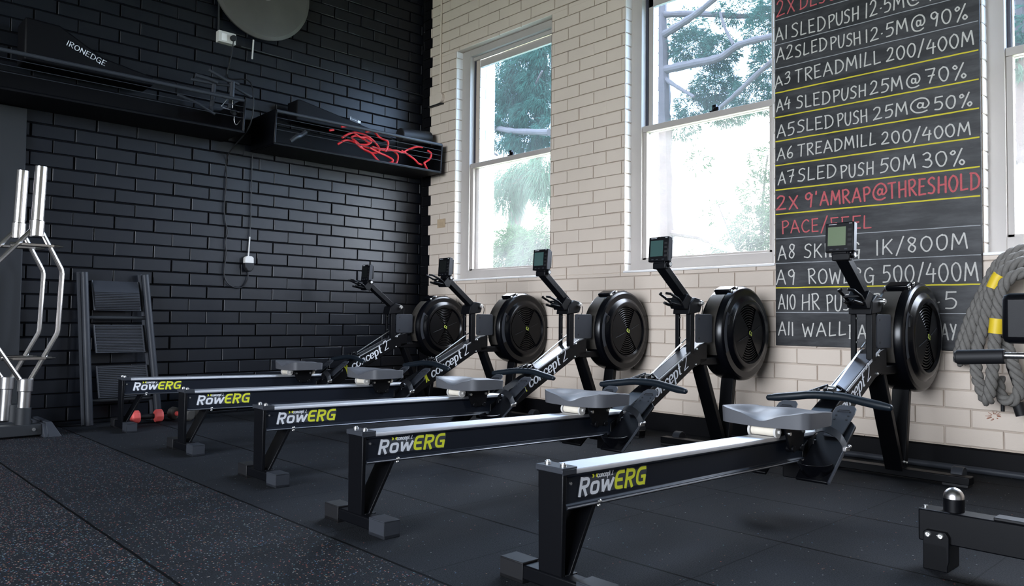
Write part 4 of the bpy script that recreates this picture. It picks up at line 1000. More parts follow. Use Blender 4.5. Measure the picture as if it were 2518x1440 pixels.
def build_fan(root):
    FC = Vector((.010, 2.334, .620))
    m = MB()
    prof = [(-.086, .0), (-.086, .13), (-.080, .155), (-.078, .185), (-.072, .205), (-.070, .228), (-.060, .240), (-.046, .244), (.034, .244), (.036, .248), (.056, .246), (.066, .240), (.072, .230), (.0735, .200),
            (.080, .190), (.088, .182), (.0925, .172), (.0925, .158), (.082, .148)]
    m.lathe(prof, 'x', FC, 72)
    fan = m.build('fan_housing', M['black_gloss'], root, smooth=28)
    # perforated steel band round the rower's side of the housing (angles from +y towards +z)
    m = MB(); a0, a1 = math.radians(126), math.radians(206)
    N = 26; vs = []
    for i in range(N+1):
        a = a0+(a1-a0)*i/N
        for (x, r) in ((-.043, .246), (.031, .246), (.031, .2505), (-.043, .2505)): vs.append((FC.x+x, FC.y+r*math.cos(a), FC.z+r*math.sin(a)))
    fs = []
    for i in range(N):
        for q in range(4): fs.append((4*i+q, 4*i+4+q, 4*i+4+(q+1) % 4, 4*i+(q+1) % 4))
    fs += [(0, 1, 2, 3), (4*N+3, 4*N+2, 4*N+1, 4*N)]
    m.add(vs, fs); m.build('perforated_band', M['mesh_band'], fan, merge=True)
    # raised shoulder and clips on the crown
    for i, a in enumerate((math.radians(112), math.radians(80), math.radians(60))):
        m = MB(); m.box(FC+Vector((-.002, .248*math.cos(a), .248*math.sin(a))), (.096 if i == 0 else .085, .060 if i == 0 else .03, .022 if i == 0 else .010), Euler((a-PI/2, 0, 0)).to_matrix())
        m.build('crown_clip', M['black_gloss'], fan, bev=.007 if i == 0 else .004, segs=3)
    for x, a in ((.052, 118), (.052, 106), (-.050, 116)):
        t = math.radians(a); MB().sphere(FC+Vector((x, .250*math.cos(t), .250*math.sin(t))), .0075, 12, 8).build('housing_bolt', M['bolt'], fan)
    # vent: concentric rings on a shallow cone
    m = MB(); k = 0; r = .026
    while r < .142:
        x = .083-.010*(r/.142)+.004
        m.lathe([(x-.005, r-.0026), (x+.0005, r-.0034), (x+.003, r-.0015), (x+.0030, r+.0012), (x+.0002, r+.0036), (x-.005, r+.0034)], 'x', FC, 64); r += .0128
    m.build('vent_ring', M['black_gloss'], fan, smooth=60)
    m = MB(); m.lathe([(.066, .0), (.064, .149)], 'x', FC, 48); m.build('vent_back', M['black_rubber'], fan, smooth=0)
    for mid in (5, 185):                        # dark plates added left and right over rings that only look dark there
        m = MB(); vs = [FC+Vector((.0915, 0, 0))]; K = 20
        for i in range(K+1):
            a = math.radians(mid-56+112*i/K); vs.append(FC+Vector((.0845, .146*math.cos(a), .146*math.sin(a))))
        m.add(vs, [(0, i, i+1) for i in range(1, K+1)]); m.build('dark_sector_plate', M['black_satin'], fan, smooth=0)
    for a in (20, 200):
        t = math.radians(a); m = MB(); m.tube([FC+Vector((.0925, .030*math.cos(t), .030*math.sin(t))), FC+Vector((.0875, .118*math.cos(t), .118*math.sin(t)))], .0013, 6); m.build('vent_spoke', M['grey_metal'], fan)
    m = MB(); m.cyl(FC+Vector((.082, 0, 0)), FC+Vector((.0935, 0, 0)), .017, 20, r2=.015); m.build('hub', M['black_satin'], fan)
    m = MB()
    ribbon(m, [(-.010+.0085*math.cos(a), .004+.0085*math.sin(a)) for a in [math.radians(t) for t in range(60, 301, 24)]], ell_nib(.0030, .0030), lambda a, b: FC+Vector((.0940, a+.005, b+.001)), 0, False)
    ribbon(m, [(p[0]*.013-.0005, p[1]*.017-.010) for p in resample('c', [(.0, .8), (.3, 1), (.55, .75), (.3, .35), (.0, .02), (.6, .04)])], ell_nib(.0022, .0022), lambda a, b: FC+Vector((.0942, a+.003, b)), 0, False)
    m.build('badge', M['badge'], fan, smooth=0)
    m = MB()                                    # damper lever and its scale window
    a = math.radians(158); q = FC+Vector((.078, .196*math.cos(a), .196*math.sin(a)))
    m.prism([(0, 0), (.016, .0), (.052, .012), (.016, .026), (0, .022)], 'z', -.006, .006)
    R = Euler((a-PI, 0, 0)).to_matrix()
    m.v = [tuple(q+R @ (Matrix.Rotation(PI/2, 3, 'Y') @ Vector((v[0]-.02, v[1]-.012, v[2])))) for v in m.v]
    m.build('damper_lever', M['black_satin'], fan, bev=.002)
    m = MB(); a0, a1 = math.radians(150), math.radians(205); K = 12; vs = []
    for i in range(K+1):
        a = a0+(a1-a0)*i/K
        for (x, r) in ((.0735, .203), (.0728, .228)): vs.append(FC+Vector((x+.0012, r*math.cos(a), r*math.sin(a))))
    m.add(vs, [(2*i, 2*i+1, 2*i+3, 2*i+2) for i in range(K)]); m.build('damper_scale', M['grey_metal'], fan, smooth=0)
    # bracket plate between post and fan
    m = MB(); r_ = .012; pts = []
    for (cx, cz, s0) in ((1.928, .706, 90), (2.050, .706, 0), (2.050, .588, -90), (1.928, .588, 180)):
        for k in range(5):
            a = math.radians(s0+(90*k/4 if True else 0)); pts.append((cx+r_*math.cos(a), cz+r_*math.sin(a)))
    pts = pts[0:5]+pts[15:20]+pts[10:15]+pts[5:10]
    m.prism(pts, 'x', .036, .042); br = m.build('fan_bracket', M['grey_metal'], root, bev=.001)
    m = MB()
    for z in (.694, .598): m.cyl((.0418, 1.944, z), (.0426, 1.944, z), .0062, 12)
    m.build('bracket_hole', M['black_rubber'], br)
    m = MB(); m.span((-.040, 1.955, .462), (.040, 2.26, .500)); m.build('fan_mount', M['black_metal'], root, bev=.005)
    return fan

def build_front(root):
    for yt, zt, yb in ((1.990, .500, 2.205), (2.300, .440, 2.235)):
        d_ = Vector((0, yb-yt, .035-zt)).normalized(); q_ = Vector((0, -d_.z, d_.y))*.015
        P4 = [Vector((0, yt, zt))-q_, Vector((0, yt, zt))+q_, Vector((0, yb, .035))+q_, Vector((0, yb, .035))-q_]
        m = MB(); m.prism([(p.y, p.z) for p in P4], 'x', -.037, .037); m.build('front_leg', M['black_metal'], root, bev=.003)
    m = MB(); m.span((-.365, 2.190, .010), (.300, 2.250, .044)); ff = m.build('front_foot', M['black_metal'], root, bev=.004)
    for x in (-.31, .245): MB().span((x-.05, 2.190, 0), (x+.05, 2.250, .012)).build('foot_pad', M['black_rubber'], ff, bev=.002)
    m = MB(); m.tube([(-.30, 2.272, .036), (.235, 2.272, .036)], .005, 8); m.build('axle', M['black_metal'], ff)
    for x in (-.300, .235):
        m = MB(); m.cyl((x-.023, 2.275, .037), (x+.023, 2.275, .037), .036, 24); m.build('transport_wheel', M['grey_metal'], ff, bev=.003)
    for y, z in ((2.205, .072), (2.232, .066)): MB().sphere((.039, y, z), .006, 10, 8).build('foot_bolt', M['bolt'], ff)

r0 = build_rower(); build_monitor(r0); build_holder(r0); build_fan(r0); build_front(r0)
ROWERS = [   # rear-foot centre x, y, yaw (deg), label, phone holder at the top?
 (3.239, -2.664, 0.1, 'black rowing machine with its fan just beside the chalkboard edge, second nearest of five', 0),
 (4.076, -2.625, -0.35, 'black rowing machine in front of the chalkboard, nearest of the five', 0),
 (2.354, -2.577, -0.2, 'black rowing machine in the middle of the row of five', 0),
 (1.440, -2.553, -0.4, 'black rowing machine second from the black brick wall', 1),
 (.428, -2.540, -2.5, 'black rowing machine in the corner against the black brick wall, farthest of the five', 1)]
for i, (x, y, yw, lab, hi) in enumerate(ROWERS):
    r = r0 if i == 0 else copy_tree(r0)
    r.location = (x, y, 0); r.rotation_euler = (0, 0, math.radians(yw))
    tag(r, lab, 'rowing machine', 'row of rowing machines')
    for ch in r.children:
        nm = ch.name.split('.')[0]
        if nm == 'phone_holder' and hi: ch.location = (0, -.165, .150)
        if nm == 'monitor' and i in (3, 4):
            for g in ch.children:
                if g.name.startswith('screen'):
                    g.data = g.data.copy(); g.data.materials.clear(); g.data.materials.append(M['lcd_off']); g['label'] = 'black screen'
        if nm == 'monitor' and i == 1:
            for g in ch.children:
                if g.name.startswith('screen'):
                    g.data = g.data.copy(); g.data.materials.clear(); g.data.materials.append(M['lcd']); g['label'] = 'grey-green screen'

# ================================================================== THINGS ON THE BLACK WALL
def wall_shelf(y0, y1, x1, z0, z1, lab, wires=None):
    root = empty('wall_shelf', (0, y1, z0)); tag(root, lab, 'shelf', 'long shelves on the black wall')
    def part(mb, name, m, bev=.002):
        for i, v in enumerate(mb.v): mb.v[i] = (v[0], v[1]-y1, v[2]-z0)
        return mb.build(name, m, root, bev=bev)
    m = MB(); m.span((.004, y0, z0), (x1-.012, y1, z0+.012)); part(m, 'shelf_bottom', M['black_paint'])
    m = MB(); m.span((.004, y0, z0), (.016, y1, z1-.02)); part(m, 'shelf_back', M['black_paint'])
    for y in (y0, y1-.014):
        m = MB(); m.prism([(.004, z0), (x1-.03, z0), (x1-.012, z0+.012), (x1+.004, z1-.01), (x1-.004, z1+.004), (.004, z1)], 'y', y, y+.014); part(m, 'end_panel', M['black_satin'], .004)
    m = MB(); m.tube([(x1-.006, y0+.01, z1-.008), (x1-.006, y1-.012, z1-.008)], .0125, 12); part(m, 'top_rail', M['grey_metal'], 0)
    m = MB(); m.tube([(x1-.02, y0+.01, z0+.012), (x1-.02, y1-.012, z0+.012)], .008, 10); part(m, 'bottom_rail', M['black_satin'], 0)
    for k in range(3):
        t = .78-.17*k; z = z0+(z1-z0)*t; x = x1-.016+.010*t
        m = MB(); m.tube([(x, y0+.01, z), (x, y1-.012, z)], .0022, 6); part(m, 'wire', M['grey_metal'], 0)
    return root
wall_shelf(-1.56, -.072, .385, 1.895, 2.140, 'long black wall shelf holding red ropes, ending at the cream wall')
wall_shelf(-3.75, -1.775, .385, 1.935, 2.162, 'long black wall shelf above the chrome bars holding metal cable handles')

# red ropes in a tangle
rt = random.Random(21); m = MB()
def yz(y, z, x=.30): return (x, y, z)
RP = [[(-.985, 2.008), (-.93, 2.045), (-.86, 2.055), (-.76, 2.03), (-.66, 2.02), (-.57, 2.04), (-.5, 2.045), (-.44, 2.01), (-.43, 1.96), (-.47, 1.925), (-.55, 1.92), (-.64, 1.935)],
      [(-.96, 2.06), (-.9, 2.10), (-.83, 2.125), (-.75, 2.115), (-.68, 2.09), (-.63, 2.06), (-.62, 2.02), (-.66, 1.99), (-.74, 2.0), (-.82, 2.04), (-.87, 2.08), (-.80, 2.10), (-.72, 2.06)],
      [(-.86, 2.045), (-.78, 2.01), (-.70, 1.985), (-.66, 1.945), (-.60, 1.925), (-.53, 1.925), (-.50, 1.955), (-.55, 1.985), (-.64, 2.00), (-.72, 2.02)],
      [(-.70, 2.03), (-.58, 2.025), (-.48, 2.035), (-.41, 2.03), (-.35, 2.065), (-.27, 2.10), (-.21, 2.105)],
      [(-.42, 2.045), (-.36, 2.02), (-.30, 1.985), (-.25, 1.965), (-.215, 1.958)],
      [(-.165, 2.085), (-.14, 2.06), (-.15, 2.015), (-.185, 1.985), (-.21, 1.97), (-.19, 1.945), (-.165, 1.93)],
      [(-.56, 1.921), (-.50, 1.917), (-.44, 1.917), (-.36, 1.918)],
      [(-.90, 2.10), (-.84, 2.075), (-.78, 2.085), (-.74, 2.06), (-.77, 2.03), (-.83, 2.02)],
      [(-.80, 2.12), (-.72, 2.14), (-.66, 2.10), (-.60, 2.08), (-.585, 2.04), (-.61, 2.0)]]
RL = [smooth_path([(.255+.011*i+.012*math.sin(2.1*k+i), a, b) for k, (a, b) in enumerate(p)], 6) for i, p in enumerate(RP)]
RL += [[(.26, y, z), (.26, y+l*.7, z+l*.22)] for (y, z, l) in ((-1.06, 2.10, .05), (-.96, 2.145, .09))]
for p in RL:
    m = MB(); m.tube(p, .0080, 8); o = m.build('red_rope', M['red_rope'])
    tag(o, 'bright red rope, one of the tangle lying in the wall shelf beside the cream wall', 'rope', 'red ropes tangled in the wall shelf')
m = MB(); m.tube([(.22, -.39, 2.190), (.20, -.075, 2.218)], .056, 28); o = m.build('foam_roller', M['black_rubber'], bev=.006); tag(o, 'black foam roller on top of the wall shelf beside the cream wall', 'roller')
rl = MB(); rl.tube([(.20, -.072, 2.218), (.20, -.071, 2.218)], .05, 24)
m = MB(); m.prism([(-1.30, 2.148), (-.44, 2.148), (-.44, 2.166), (-.62, 2.19), (-1.27, 2.305), (-1.30, 2.300)], 'x', .05, .20)
bag = empty('black_case', (.1, -.9, 2.148)); tag(bag, 'long black wedge-shaped case with a small white tag above the red ropes', 'case')
for i, v in enumerate(m.v): m.v[i] = (v[0]-.1, v[1]+.9, v[2]-2.148)
m.build('case_body', M['black_paint'], bag, bev=.006)
m = MB(); R = Euler((-.17, 0, 0)).to_matrix(); m.box((.103, .10, .088), (.002, .098, .026), R); o = m.build('case_tag', M['print_grey'], bag)
m = MB()
for k in range(7): m.box(Vector((.1045, .066+k*.0085, .0935-k*.0015)), (.001, .005, .003), R)
m.box((.1045, .133, .082), (.001, .024, .018), R); m.box((.1045, .054, .0985), (.001, .004, .024), R)
m.build('tag_print', M['print_white'], bag, smooth=0)
m = MB(); m.tube(smooth_path([(.30, -1.40, 1.955), (.31, -1.36, 1.99), (.30, -1.32, 2.01), (.31, -1.28, 2.045)], 4), .016, 8); o = m.build('cloth_strap', M['grey_metal']); tag(o, 'small crumpled grey strap in the wall shelf, away from the red ropes', 'strap')
# printed brand of the left case
kb = empty('gear_bag', (.12, -2.75, 2.165)); tag(kb, 'black gear bag with slanted white lettering on the wall shelf above the chrome bars', 'bag')
m = MB(); m.prism([(-.30, 0), (.42, 0), (.42, .06), (.12, .115), (-.12, .250), (-.30, .255)], 'x', -.08, .12); m.build('bag_body', M['black_paint'], kb, bev=.012)
m = MB(); sl = math.radians(-20)
def onbag(a, b): return (.1208, -.085+a*math.cos(sl)-b*math.sin(sl), .140+a*math.sin(sl)+b*math.cos(sl))
write(m, 'IRONEDGE', onbag, 0, .228, .032, ell_nib(.0022, .0013), gap=.16, lift=(.00005, 0, 0))
x = 0
for k in range(9):
    pass
m.build('lettering', M['print_white'], kb, smooth=0)
# cable handles on and in the left shelf
def gear(name, lab, parts):
    r = empty(name, parts[0][3]); tag(r, lab, 'gym handle', 'cable handles on the wall shelf above the chrome bars')
    for (pn, mb, mt, _) in parts:
        mb.v = [tuple(Vector(v)-r.location) for v in mb.v]; mb.build(pn, mt, r, bev=.002)
    return r
q = MB(); q.tube([(.30, -2.00, 2.335), (.30, -1.87, 2.29), (.30, -1.83, 2.292), (.30, -1.79, 2.283)], .012, 8); q2 = MB(); q2.tube([(.30, -1.835, 2.29), (.30, -1.838, 2.18), (.30, -1.85, 2.10)], .016, 10)
gear('row_handle', 'grey metal cable bar bent upwards on the wall shelf above the chrome bars', [('bar', q, M['grey_metal'], (.3, -1.84, 2.1)), ('stem', q2, M['grey_metal'], 0)])
q = MB(); q.tube([(.26, -2.10, 2.258), (.26, -1.94, 2.262), (.26, -1.82, 2.275), (.26, -1.68, 2.225)], .011, 8); q2 = MB(); q2.tube([(.26, -1.945, 2.262), (.26, -1.95, 2.17), (.26, -1.965, 2.06)], .015, 10)
gear('pulldown_bar', 'grey metal pulldown bar lying across the wall shelf above the chrome bars', [('bar', q, M['grey_metal'], (.26, -1.96, 2.06)), ('stem', q2, M['grey_metal'], 0)])
q = MB(); q.tube([(.28, -2.08, 2.285), (.28, -2.00, 2.282), (.28, -1.93, 2.268)], .014, 8)
gear('short_bar', 'short grey metal bar end above the wall shelf above the chrome bars', [('bar', q, M['grey_metal'], (.28, -1.93, 2.2))])
q = MB(); cy, cz = -1.835, 2.075
q.lathe([(-.008, .024), (.006, .026), (.008, .022), (.008, .0)], 'x', (.33, cy, cz), 20)
q2 = MB()
for pts in ([(cy-.018, cz+.01), (cy-.085, cz+.02), (cy-.075, cz+.04), (cy-.032, cz+.10), (cy-.012, cz+.085), (cy-.01, cz+.026)], [(cy+.022, cz+.002), (cy+.062, cz+.005), (cy+.067, cz-.012), (cy+.022, cz-.082), (cy+.004, cz-.062), (cy+.003, cz-.026)]):
    q2.tube(smooth_path([(.333, a, b) for a, b in pts], 4), .0032, 8)
gear('cable_grip', 'round cable grip with two open loops hanging in the wall shelf above the chrome bars', [('grip_disc', q, M['black_satin'], (.33, cy, cz)), ('grip_loop', q2, M['brushed_steel'], 0)])
q = MB(); q.tube([(.30, -2.20, 2.125), (.30, -2.08, 2.10), (.30, -1.95, 2.045)], .010, 8)
gear('lat_bar', 'thin grey bar sloping down inside the wall shelf above the chrome bars', [('bar', q, M['grey_metal'], (.3, -2.0, 2.045))])

# socket, plug and cables
so = empty('power_socket', (.0, -1.77, 2.68)); tag(so, 'cream power socket box high on the black wall with a black plug', 'socket')
m = MB(); m.span((.0, -.066, -.040), (.052, .060, .040)); m.build('socket_box', M['white_plastic'], so, bev=.004)
m = MB(); m.span((.0515, -.045, -.028), (.0535, -.006, .022)); m.build('socket_face', M['sill_white'], so, bev=.002)
m = MB(); m.cyl((.052, .034, .0), (.080, .034, -.002), .021, 20); o = m.build('plug', M['black_rubber'], so, bev=.003); o['label'] = 'black round plug'
def cable(pts, r, m_, lab, name='cable', cat='cable', n=5, grp=None):
    mb = MB(); mb.tube(smooth_path(pts, n), r, 8); o = mb.build(name, m_); tag(o, lab, cat, grp); return o
cable([(.012, -1.823, 2.72), (.012, -1.822, 3.1), (.012, -1.822, ROOM_Z)], .008, M['pilaster'], 'dark conduit running up from the power socket', 'conduit', 'conduit')
cable([(.065, -1.735, 2.655), (.05, -1.742, 2.55), (.02, -1.75, 2.40), (.40, -1.752, 2.28), (.41, -1.75, 2.0), (.03, -1.742, 1.84), (.014, -1.74, 1.70)], .0042, M['black_rubber'], 'black cable dropping from the high plug over the end of the long wall shelf')
cable([(.012, -1.655, 2.655), (.012, -1.2, 2.650), (.012, -.6, 2.645), (.012, .0, 2.637)], .006, M['pilaster'], 'dark cable clipped along the black wall towards the corner')
cable([(.02, -1.565, 2.725), (.02, -1.568, 2.66), (.02, -1.572, 2.58)], .006, M['white_plastic'], 'short white cable end below the grey disc')
pb = empty('cable_joiner', (.0, -1.566, 1.075)); tag(pb, 'white and black plug joiner hanging on the black wall above the rowers', 'plug')
m = MB(); m.prism([(-.034, .0), (.034, .0), (.033, .040), (.020, .052), (-.020, .052), (-.033, .040)], 'x', .004, .040); m.build('joiner_socket', M['white_plastic'], pb, bev=.004)
m = MB(); m.prism([(-.036, .002), (.036, .002), (.034, -.030), (.014, -.060), (-.014, -.060), (-.034, -.030)], 'x', .002, .046); o = m.build('joiner_plug', M['black_rubber'], pb, bev=.006); o['label'] = 'black lower half'
cable([(.012, -1.562, 1.015), (.012, -1.568, .955), (.012, -1.60, .905), (.014, -1.645, .893), (.014, -1.70, .912), (.012, -1.735, .96), (.012, -1.742, 1.03), (.012, -1.728, 1.13), (.012, -1.738, 1.22), (.012, -1.722, 1.29), (.012, -1.742, 1.37), (.012, -1.750, 1.46), (.012, -1.745, 1.58), (.014, -1.740, 1.70)], .0048, M['black_rubber'], 'black cable looping down the black wall to the hanging plug', n=6)
cable([(.016, -1.566, 1.127), (.012, -1.560, 1.20), (.012, -1.556, 1.27)], .0052, M['white_plastic'], 'short white cable above the hanging plug')
cable([(.012, -1.556, 1.27), (.012, -1.552, 1.42), (.012, -1.552, 1.62), (.012, -1.55, 1.88)], .004, M['pilaster'], 'thin dark cable rising from the hanging plug to the shelf')
# big disc high on the wall
dc = empty('wall_disc', (.06, -1.53, 3.10)); tag(dc, 'large dark grey disc with a black centre hole high on the black wall', 'disc')
m = MB(); m.lathe([(.00, .30), (.0, .362), (.008, .377), (.022, .377), (.034, .352), (.036, .33), (.050, .24), (.060, .096), (.052, .090)], 'x', (0, 0, 0), 72); m.build('disc_body', M['disc'], dc, smooth=20)
m = MB(); m.lathe([(.054, .092), (.061, .095), (.064, .0925), (.058, .087)], 'x', (0, 0, 0), 48); m.build('rim_ring', M['brushed_steel'], dc)
m = MB(); m.lathe([(.035, .0), (.035, .092)], 'x', (0, 0, 0), 32); m.build('disc_hole', M['black_paint'], dc, smooth=0)
m = MB(); m.cyl((-.058, 0, 0), (.02, 0, 0), .06, 20); m.build('disc_mount', M['black_paint'], dc)

# white-wall fittings
o = MB(); o.tube([(.262, -.010, 2.60), (.262, -.010, ROOM_Z)], .009, 10); tag(o.build('conduit', M['white_brick']), 'cream conduit running down the cream wall beside the corner', 'conduit')
jb = empty('junction_box', (.22, 0, 2.56)); tag(jb, 'cream junction box on the cream wall near the corner', 'box')
m = MB(); m.span((-.085, -.028, -.045), (.02, 0, .045)); m.build('box_body', M['white_brick'], jb, bev=.005)
m = MB(); m.cyl((.045, -.034, .004), (.045, 0, .004), .048, 24); m.build('box_lid', M['white_brick'], jb, bev=.003)
m = MB(); m.span((-.10, -.034, -.054), (.085, 0, -.045)); m.build('box_base', M['pilaster'], jb, bev=.002)
st = MB(); st.span((.235, -.0022, 1.455), (.345, -.0016, 1.530)); o = st.build('bracket_mark', M['stain']); tag(o, 'tan patch with screw holes on the cream wall beside the corner', 'mark')
sr = random.Random(9); st = MB()
for k in range(26):
    a = sr.uniform(0, 2*PI); l = sr.uniform(.004, .026); x, z = 4.37+math.cos(a)*.012, .262+math.sin(a)*.010
    st.tube([(x, -.0018, z), (x+math.cos(a)*l, -.0018, z+math.sin(a)*l*.7)], .0010, 4)
o = st.build('rust_mark', M['rust']); tag(o, 'small splashed rust mark on the cream wall under the hanging rope', 'mark')

# ================================================================== BATTLE ROPE
def twist(mb, path, R, pitch=.115, n=7):
    P = smooth_path(path, 10)
    Q = [P[0]]; step = .008; acc = 0
    for a, b in zip(P, P[1:]):
        l = (b-a).length
        if l < 1e-6: continue
        t = step-acc
        while t <= l: Q.append(a.lerp(b, t/l)); t += step
        acc = (acc+l) % step
    T = [(Q[min(i+1, len(Q)-1)]-Q[max(i-1, 0)]).normalized() for i in range(len(Q))]
    nrm = T[0].cross(Vector((0, 1, 0))); nrm = nrm.normalized() if nrm.length > 1e-3 else Vector((1, 0, 0))
    F = []
    for i in range(len(Q)):
        if i:
            ax = T[i-1].cross(T[i])
            if ax.length > 1e-7: nrm = Matrix.Rotation(T[i-1].angle(T[i]), 3, ax.normalized()) @ nrm
        F.append((nrm.copy(), T[i].cross(nrm)))
    for s in range(3):
        st_ = [Q[i]+R*.53*(math.cos(2*PI*(s/3-i*step/pitch))*F[i][0]+math.sin(2*PI*(s/3-i*step/pitch))*F[i][1]) for i in range(len(Q))]
        mb.tube(st_, R*.50, n)
    return Q
RO = {
 'A': [(4.80, -.13, .60), (4.76, -.12, .80), (4.70, -.11, .92), (4.637, -.10, .975), (4.58, -.1, 1.005), (4.517, -.1, 1.010), (4.458, -.1, .985), (4.411, -.1, .938), (4.378, -.1, .872), (4.345, -.1, .80), (4.311, -.1, .726), (4.286, -.1, .654), (4.266, -.1, .59), (4.256, -.1, .545), (4.262, -.112, .515),
       (4.280, -.135, .512), (4.285, -.150, .545), (4.303, -.15, .601), (4.330, -.15, .675), (4.357, -.15, .748), (4.385, -.15, .82), (4.421, -.15, .891), (4.470, -.15, .953), (4.53, -.15, .978), (4.59, -.15, .962), (4.66, -.16, .90), (4.72, -.17, .78), (4.75, -.18, .60)],
 'C': [(4.77, -.22, .62), (4.73, -.21, .78), (4.67, -.2, .885), (4.608, -.2, .935), (4.545, -.2, .948), (4.492, -.2, .93), (4.452, -.2, .898), (4.427, -.2, .85), (4.408, -.2, .796), (4.398, -.2, .736), (4.384, -.2, .672), (4.365, -.2, .603), (4.352, -.2, .531), (4.356, -.2, .46), (4.371, -.2, .40), (4.386, -.207, .362),
       (4.402, -.225, .350), (4.414, -.245, .372), (4.425, -.25, .44), (4.432, -.25, .51), (4.436, -.25, .58), (4.442, -.25, .641), (4.449, -.25, .711), (4.457, -.25, .78), (4.474, -.25, .842), (4.507, -.25, .882), (4.555, -.25, .896), (4.62, -.25, .868), (4.67, -.24, .78), (4.70, -.23, .62)],
 'E': [(4.452, -.16, .72), (4.452, -.17, .676), (4.460, -.17, .614), (4.475, -.17, .553), (4.496, -.17, .481), (4.510, -.17, .425), (4.503, -.17, .375), (4.476, -.17, .350), (4.446, -.17, .362), (4.432, -.17, .401), (4.43, -.16, .46)],
}
br = empty('battle_rope', (4.5, -.18, 1.0)); tag(br, 'thick grey twisted battle rope coiled over a wall hook beside the chalkboard', 'rope')
def relb(mb): mb.v = [tuple(Vector(v)-br.location) for v in mb.v]; return mb
m = MB(); QS = {k: twist(m, p, .0255) for k, p in RO.items()}
relb(m).build('rope_strands', M['rope_grey'], br, smooth=60)
def tape(Q, z0, z1, yref, R=.0275):
    mb = MB(); P = [q for q in Q if z0 <= q.z <= z1 and abs(q.y-yref) < .02 and q.x < 4.5]
    mb.tube(P, R, 16); o = relb(mb).build('tape_band', M['tape_yellow'], br, smooth=60); o['label'] = 'yellow tape band'
tape(QS['C'], .835, .900, -.20); tape(QS['C'], .640, .712, -.25)
m = MB(); m.tube([(4.462, -.15, .62), (4.475, -.15, .50), (4.50, -.15, .42)], .020, 14); relb(m).build('end_sleeve', M['black_rubber'], br)
m = MB(); m.tube([(4.497, -.15, .345), (4.512, -.15, .29)], .023, 16); relb(m).build('end_sleeve', M['black_rubber'], br)
m = MB(); m.tube([(4.437, -.13, .42), (4.436, -.13, .30)], .008, 10); relb(m).build('end_sleeve', M['black_rubber'], br)
hk = MB(); hk.tube([(4.60, -.004, .86), (4.60, -.10, .86), (4.60, -.24, .855), (4.60, -.29, .875), (4.60, -.30, .92)], .014, 12); hk.span((4.56, -.008, .80), (4.64, 0, .92))
tag(hk.build('rope_hook', M['black_metal'], bev=.002), 'black wall hook carrying the battle rope', 'hook')
tb = MB(); tb.tube([(3.0, -.045, .016), (4.53, -.045, .016)], .016, 12)
tag(tb.build('floor_tube', M['grey_metal']), 'thin dull grey tube lying on the floor along the wall base', 'tube')

# ================================================================== MACHINE AT THE RIGHT EDGE
gm = empty('exercise_machine', (4.8, -1.62, 0)); tag(gm, 'black exercise machine with a round grip and silver-topped stop beside the hanging rope', 'gym machine')
def gp(mb, name, m_, bev=.003, par=gm, smooth=35):
    mb.v = [tuple(Vector(v)-gm.location) for v in mb.v]; return mb.build(name, m_, par, bev=bev, smooth=smooth)
m = MB(); m.span((4.615, -1.685, .072), (5.35, -1.615, .160)); bb = gp(m, 'base_beam', M['black_metal'], .004)
m = MB(); m.span((4.80, -1.68, .160), (5.30, -1.63, .168)); gp(m, 'beam_pad', M['black_rubber'], .002, bb)
m = MB(); m.prism([(4.632, .0), (4.690, .0), (4.698, .03), (4.698, .095), (4.690, .108), (4.640, .108), (4.632, .10)], 'y', -1.700, -1.686); m.span((4.632, -1.70, 0), (4.694, -1.60, .072)); bk = gp(m, 'foot_bracket', M['black_metal'], .002, bb)
m = MB()
for x in (4.645, 4.677): m.lathe([(.0, .0085), (.004, .0085), (.006, .006), (.003, .003), (.003, .0)], 'y', (x, -1.700, .096), 14); 
m.v = [(v[0], -1.700-(v[1]+1.700), v[2]) for v in m.v]; m.f = [list(reversed(f)) for f in m.f]
gp(m, 'bracket_bolt', M['bolt'], 0, bk)
m = MB(); m.cyl((4.695, -1.645, .158), (4.695, -1.645, .196), .0265, 28); ds = gp(m, 'stop_post', M['black_satin'], .002)
m = MB(); pr = [(.195, .0268)]+[(.195+.030*math.sin(t*PI/2/8), .0268*math.cos(t*PI/2/8)) for t in range(1, 9)]; m.lathe(pr, 'z', (4.695, -1.645, 0), 28); o = gp(m, 'dome_cap', M['brushed_steel'], 0, ds, 60); o['label'] = 'silver domed cap'
m = MB(); m.cyl((4.625, -1.652, .160), (4.625, -1.652, .165), .006, 10); gp(m, 'beam_bolt', M['bolt'], 0, bb)
m = MB(); m.cyl((4.694, -1.60, .585), (4.812, -1.60, .592), .0205, 24); m.cyl((4.689, -1.60, .5845), (4.695, -1.60, .585), .0170, 24); gr = gp(m, 'grip', M['black_rubber'], .002)
m = MB(); m.cyl((4.812, -1.60, .594), (5.0, -1.60, .598), .0085, 12); gp(m, 'grip_rod', M['brushed_steel'], 0)
m = MB(); m.span((4.818, -1.665, .628), (5.15, -1.545, .762)); gp(m, 'padded_block', M['black_metal'], .018)
m = MB(); m.span((4.96, -1.65, .155), (5.04, -1.57, .70)); gp(m, 'upright', M['black_metal'], .004)

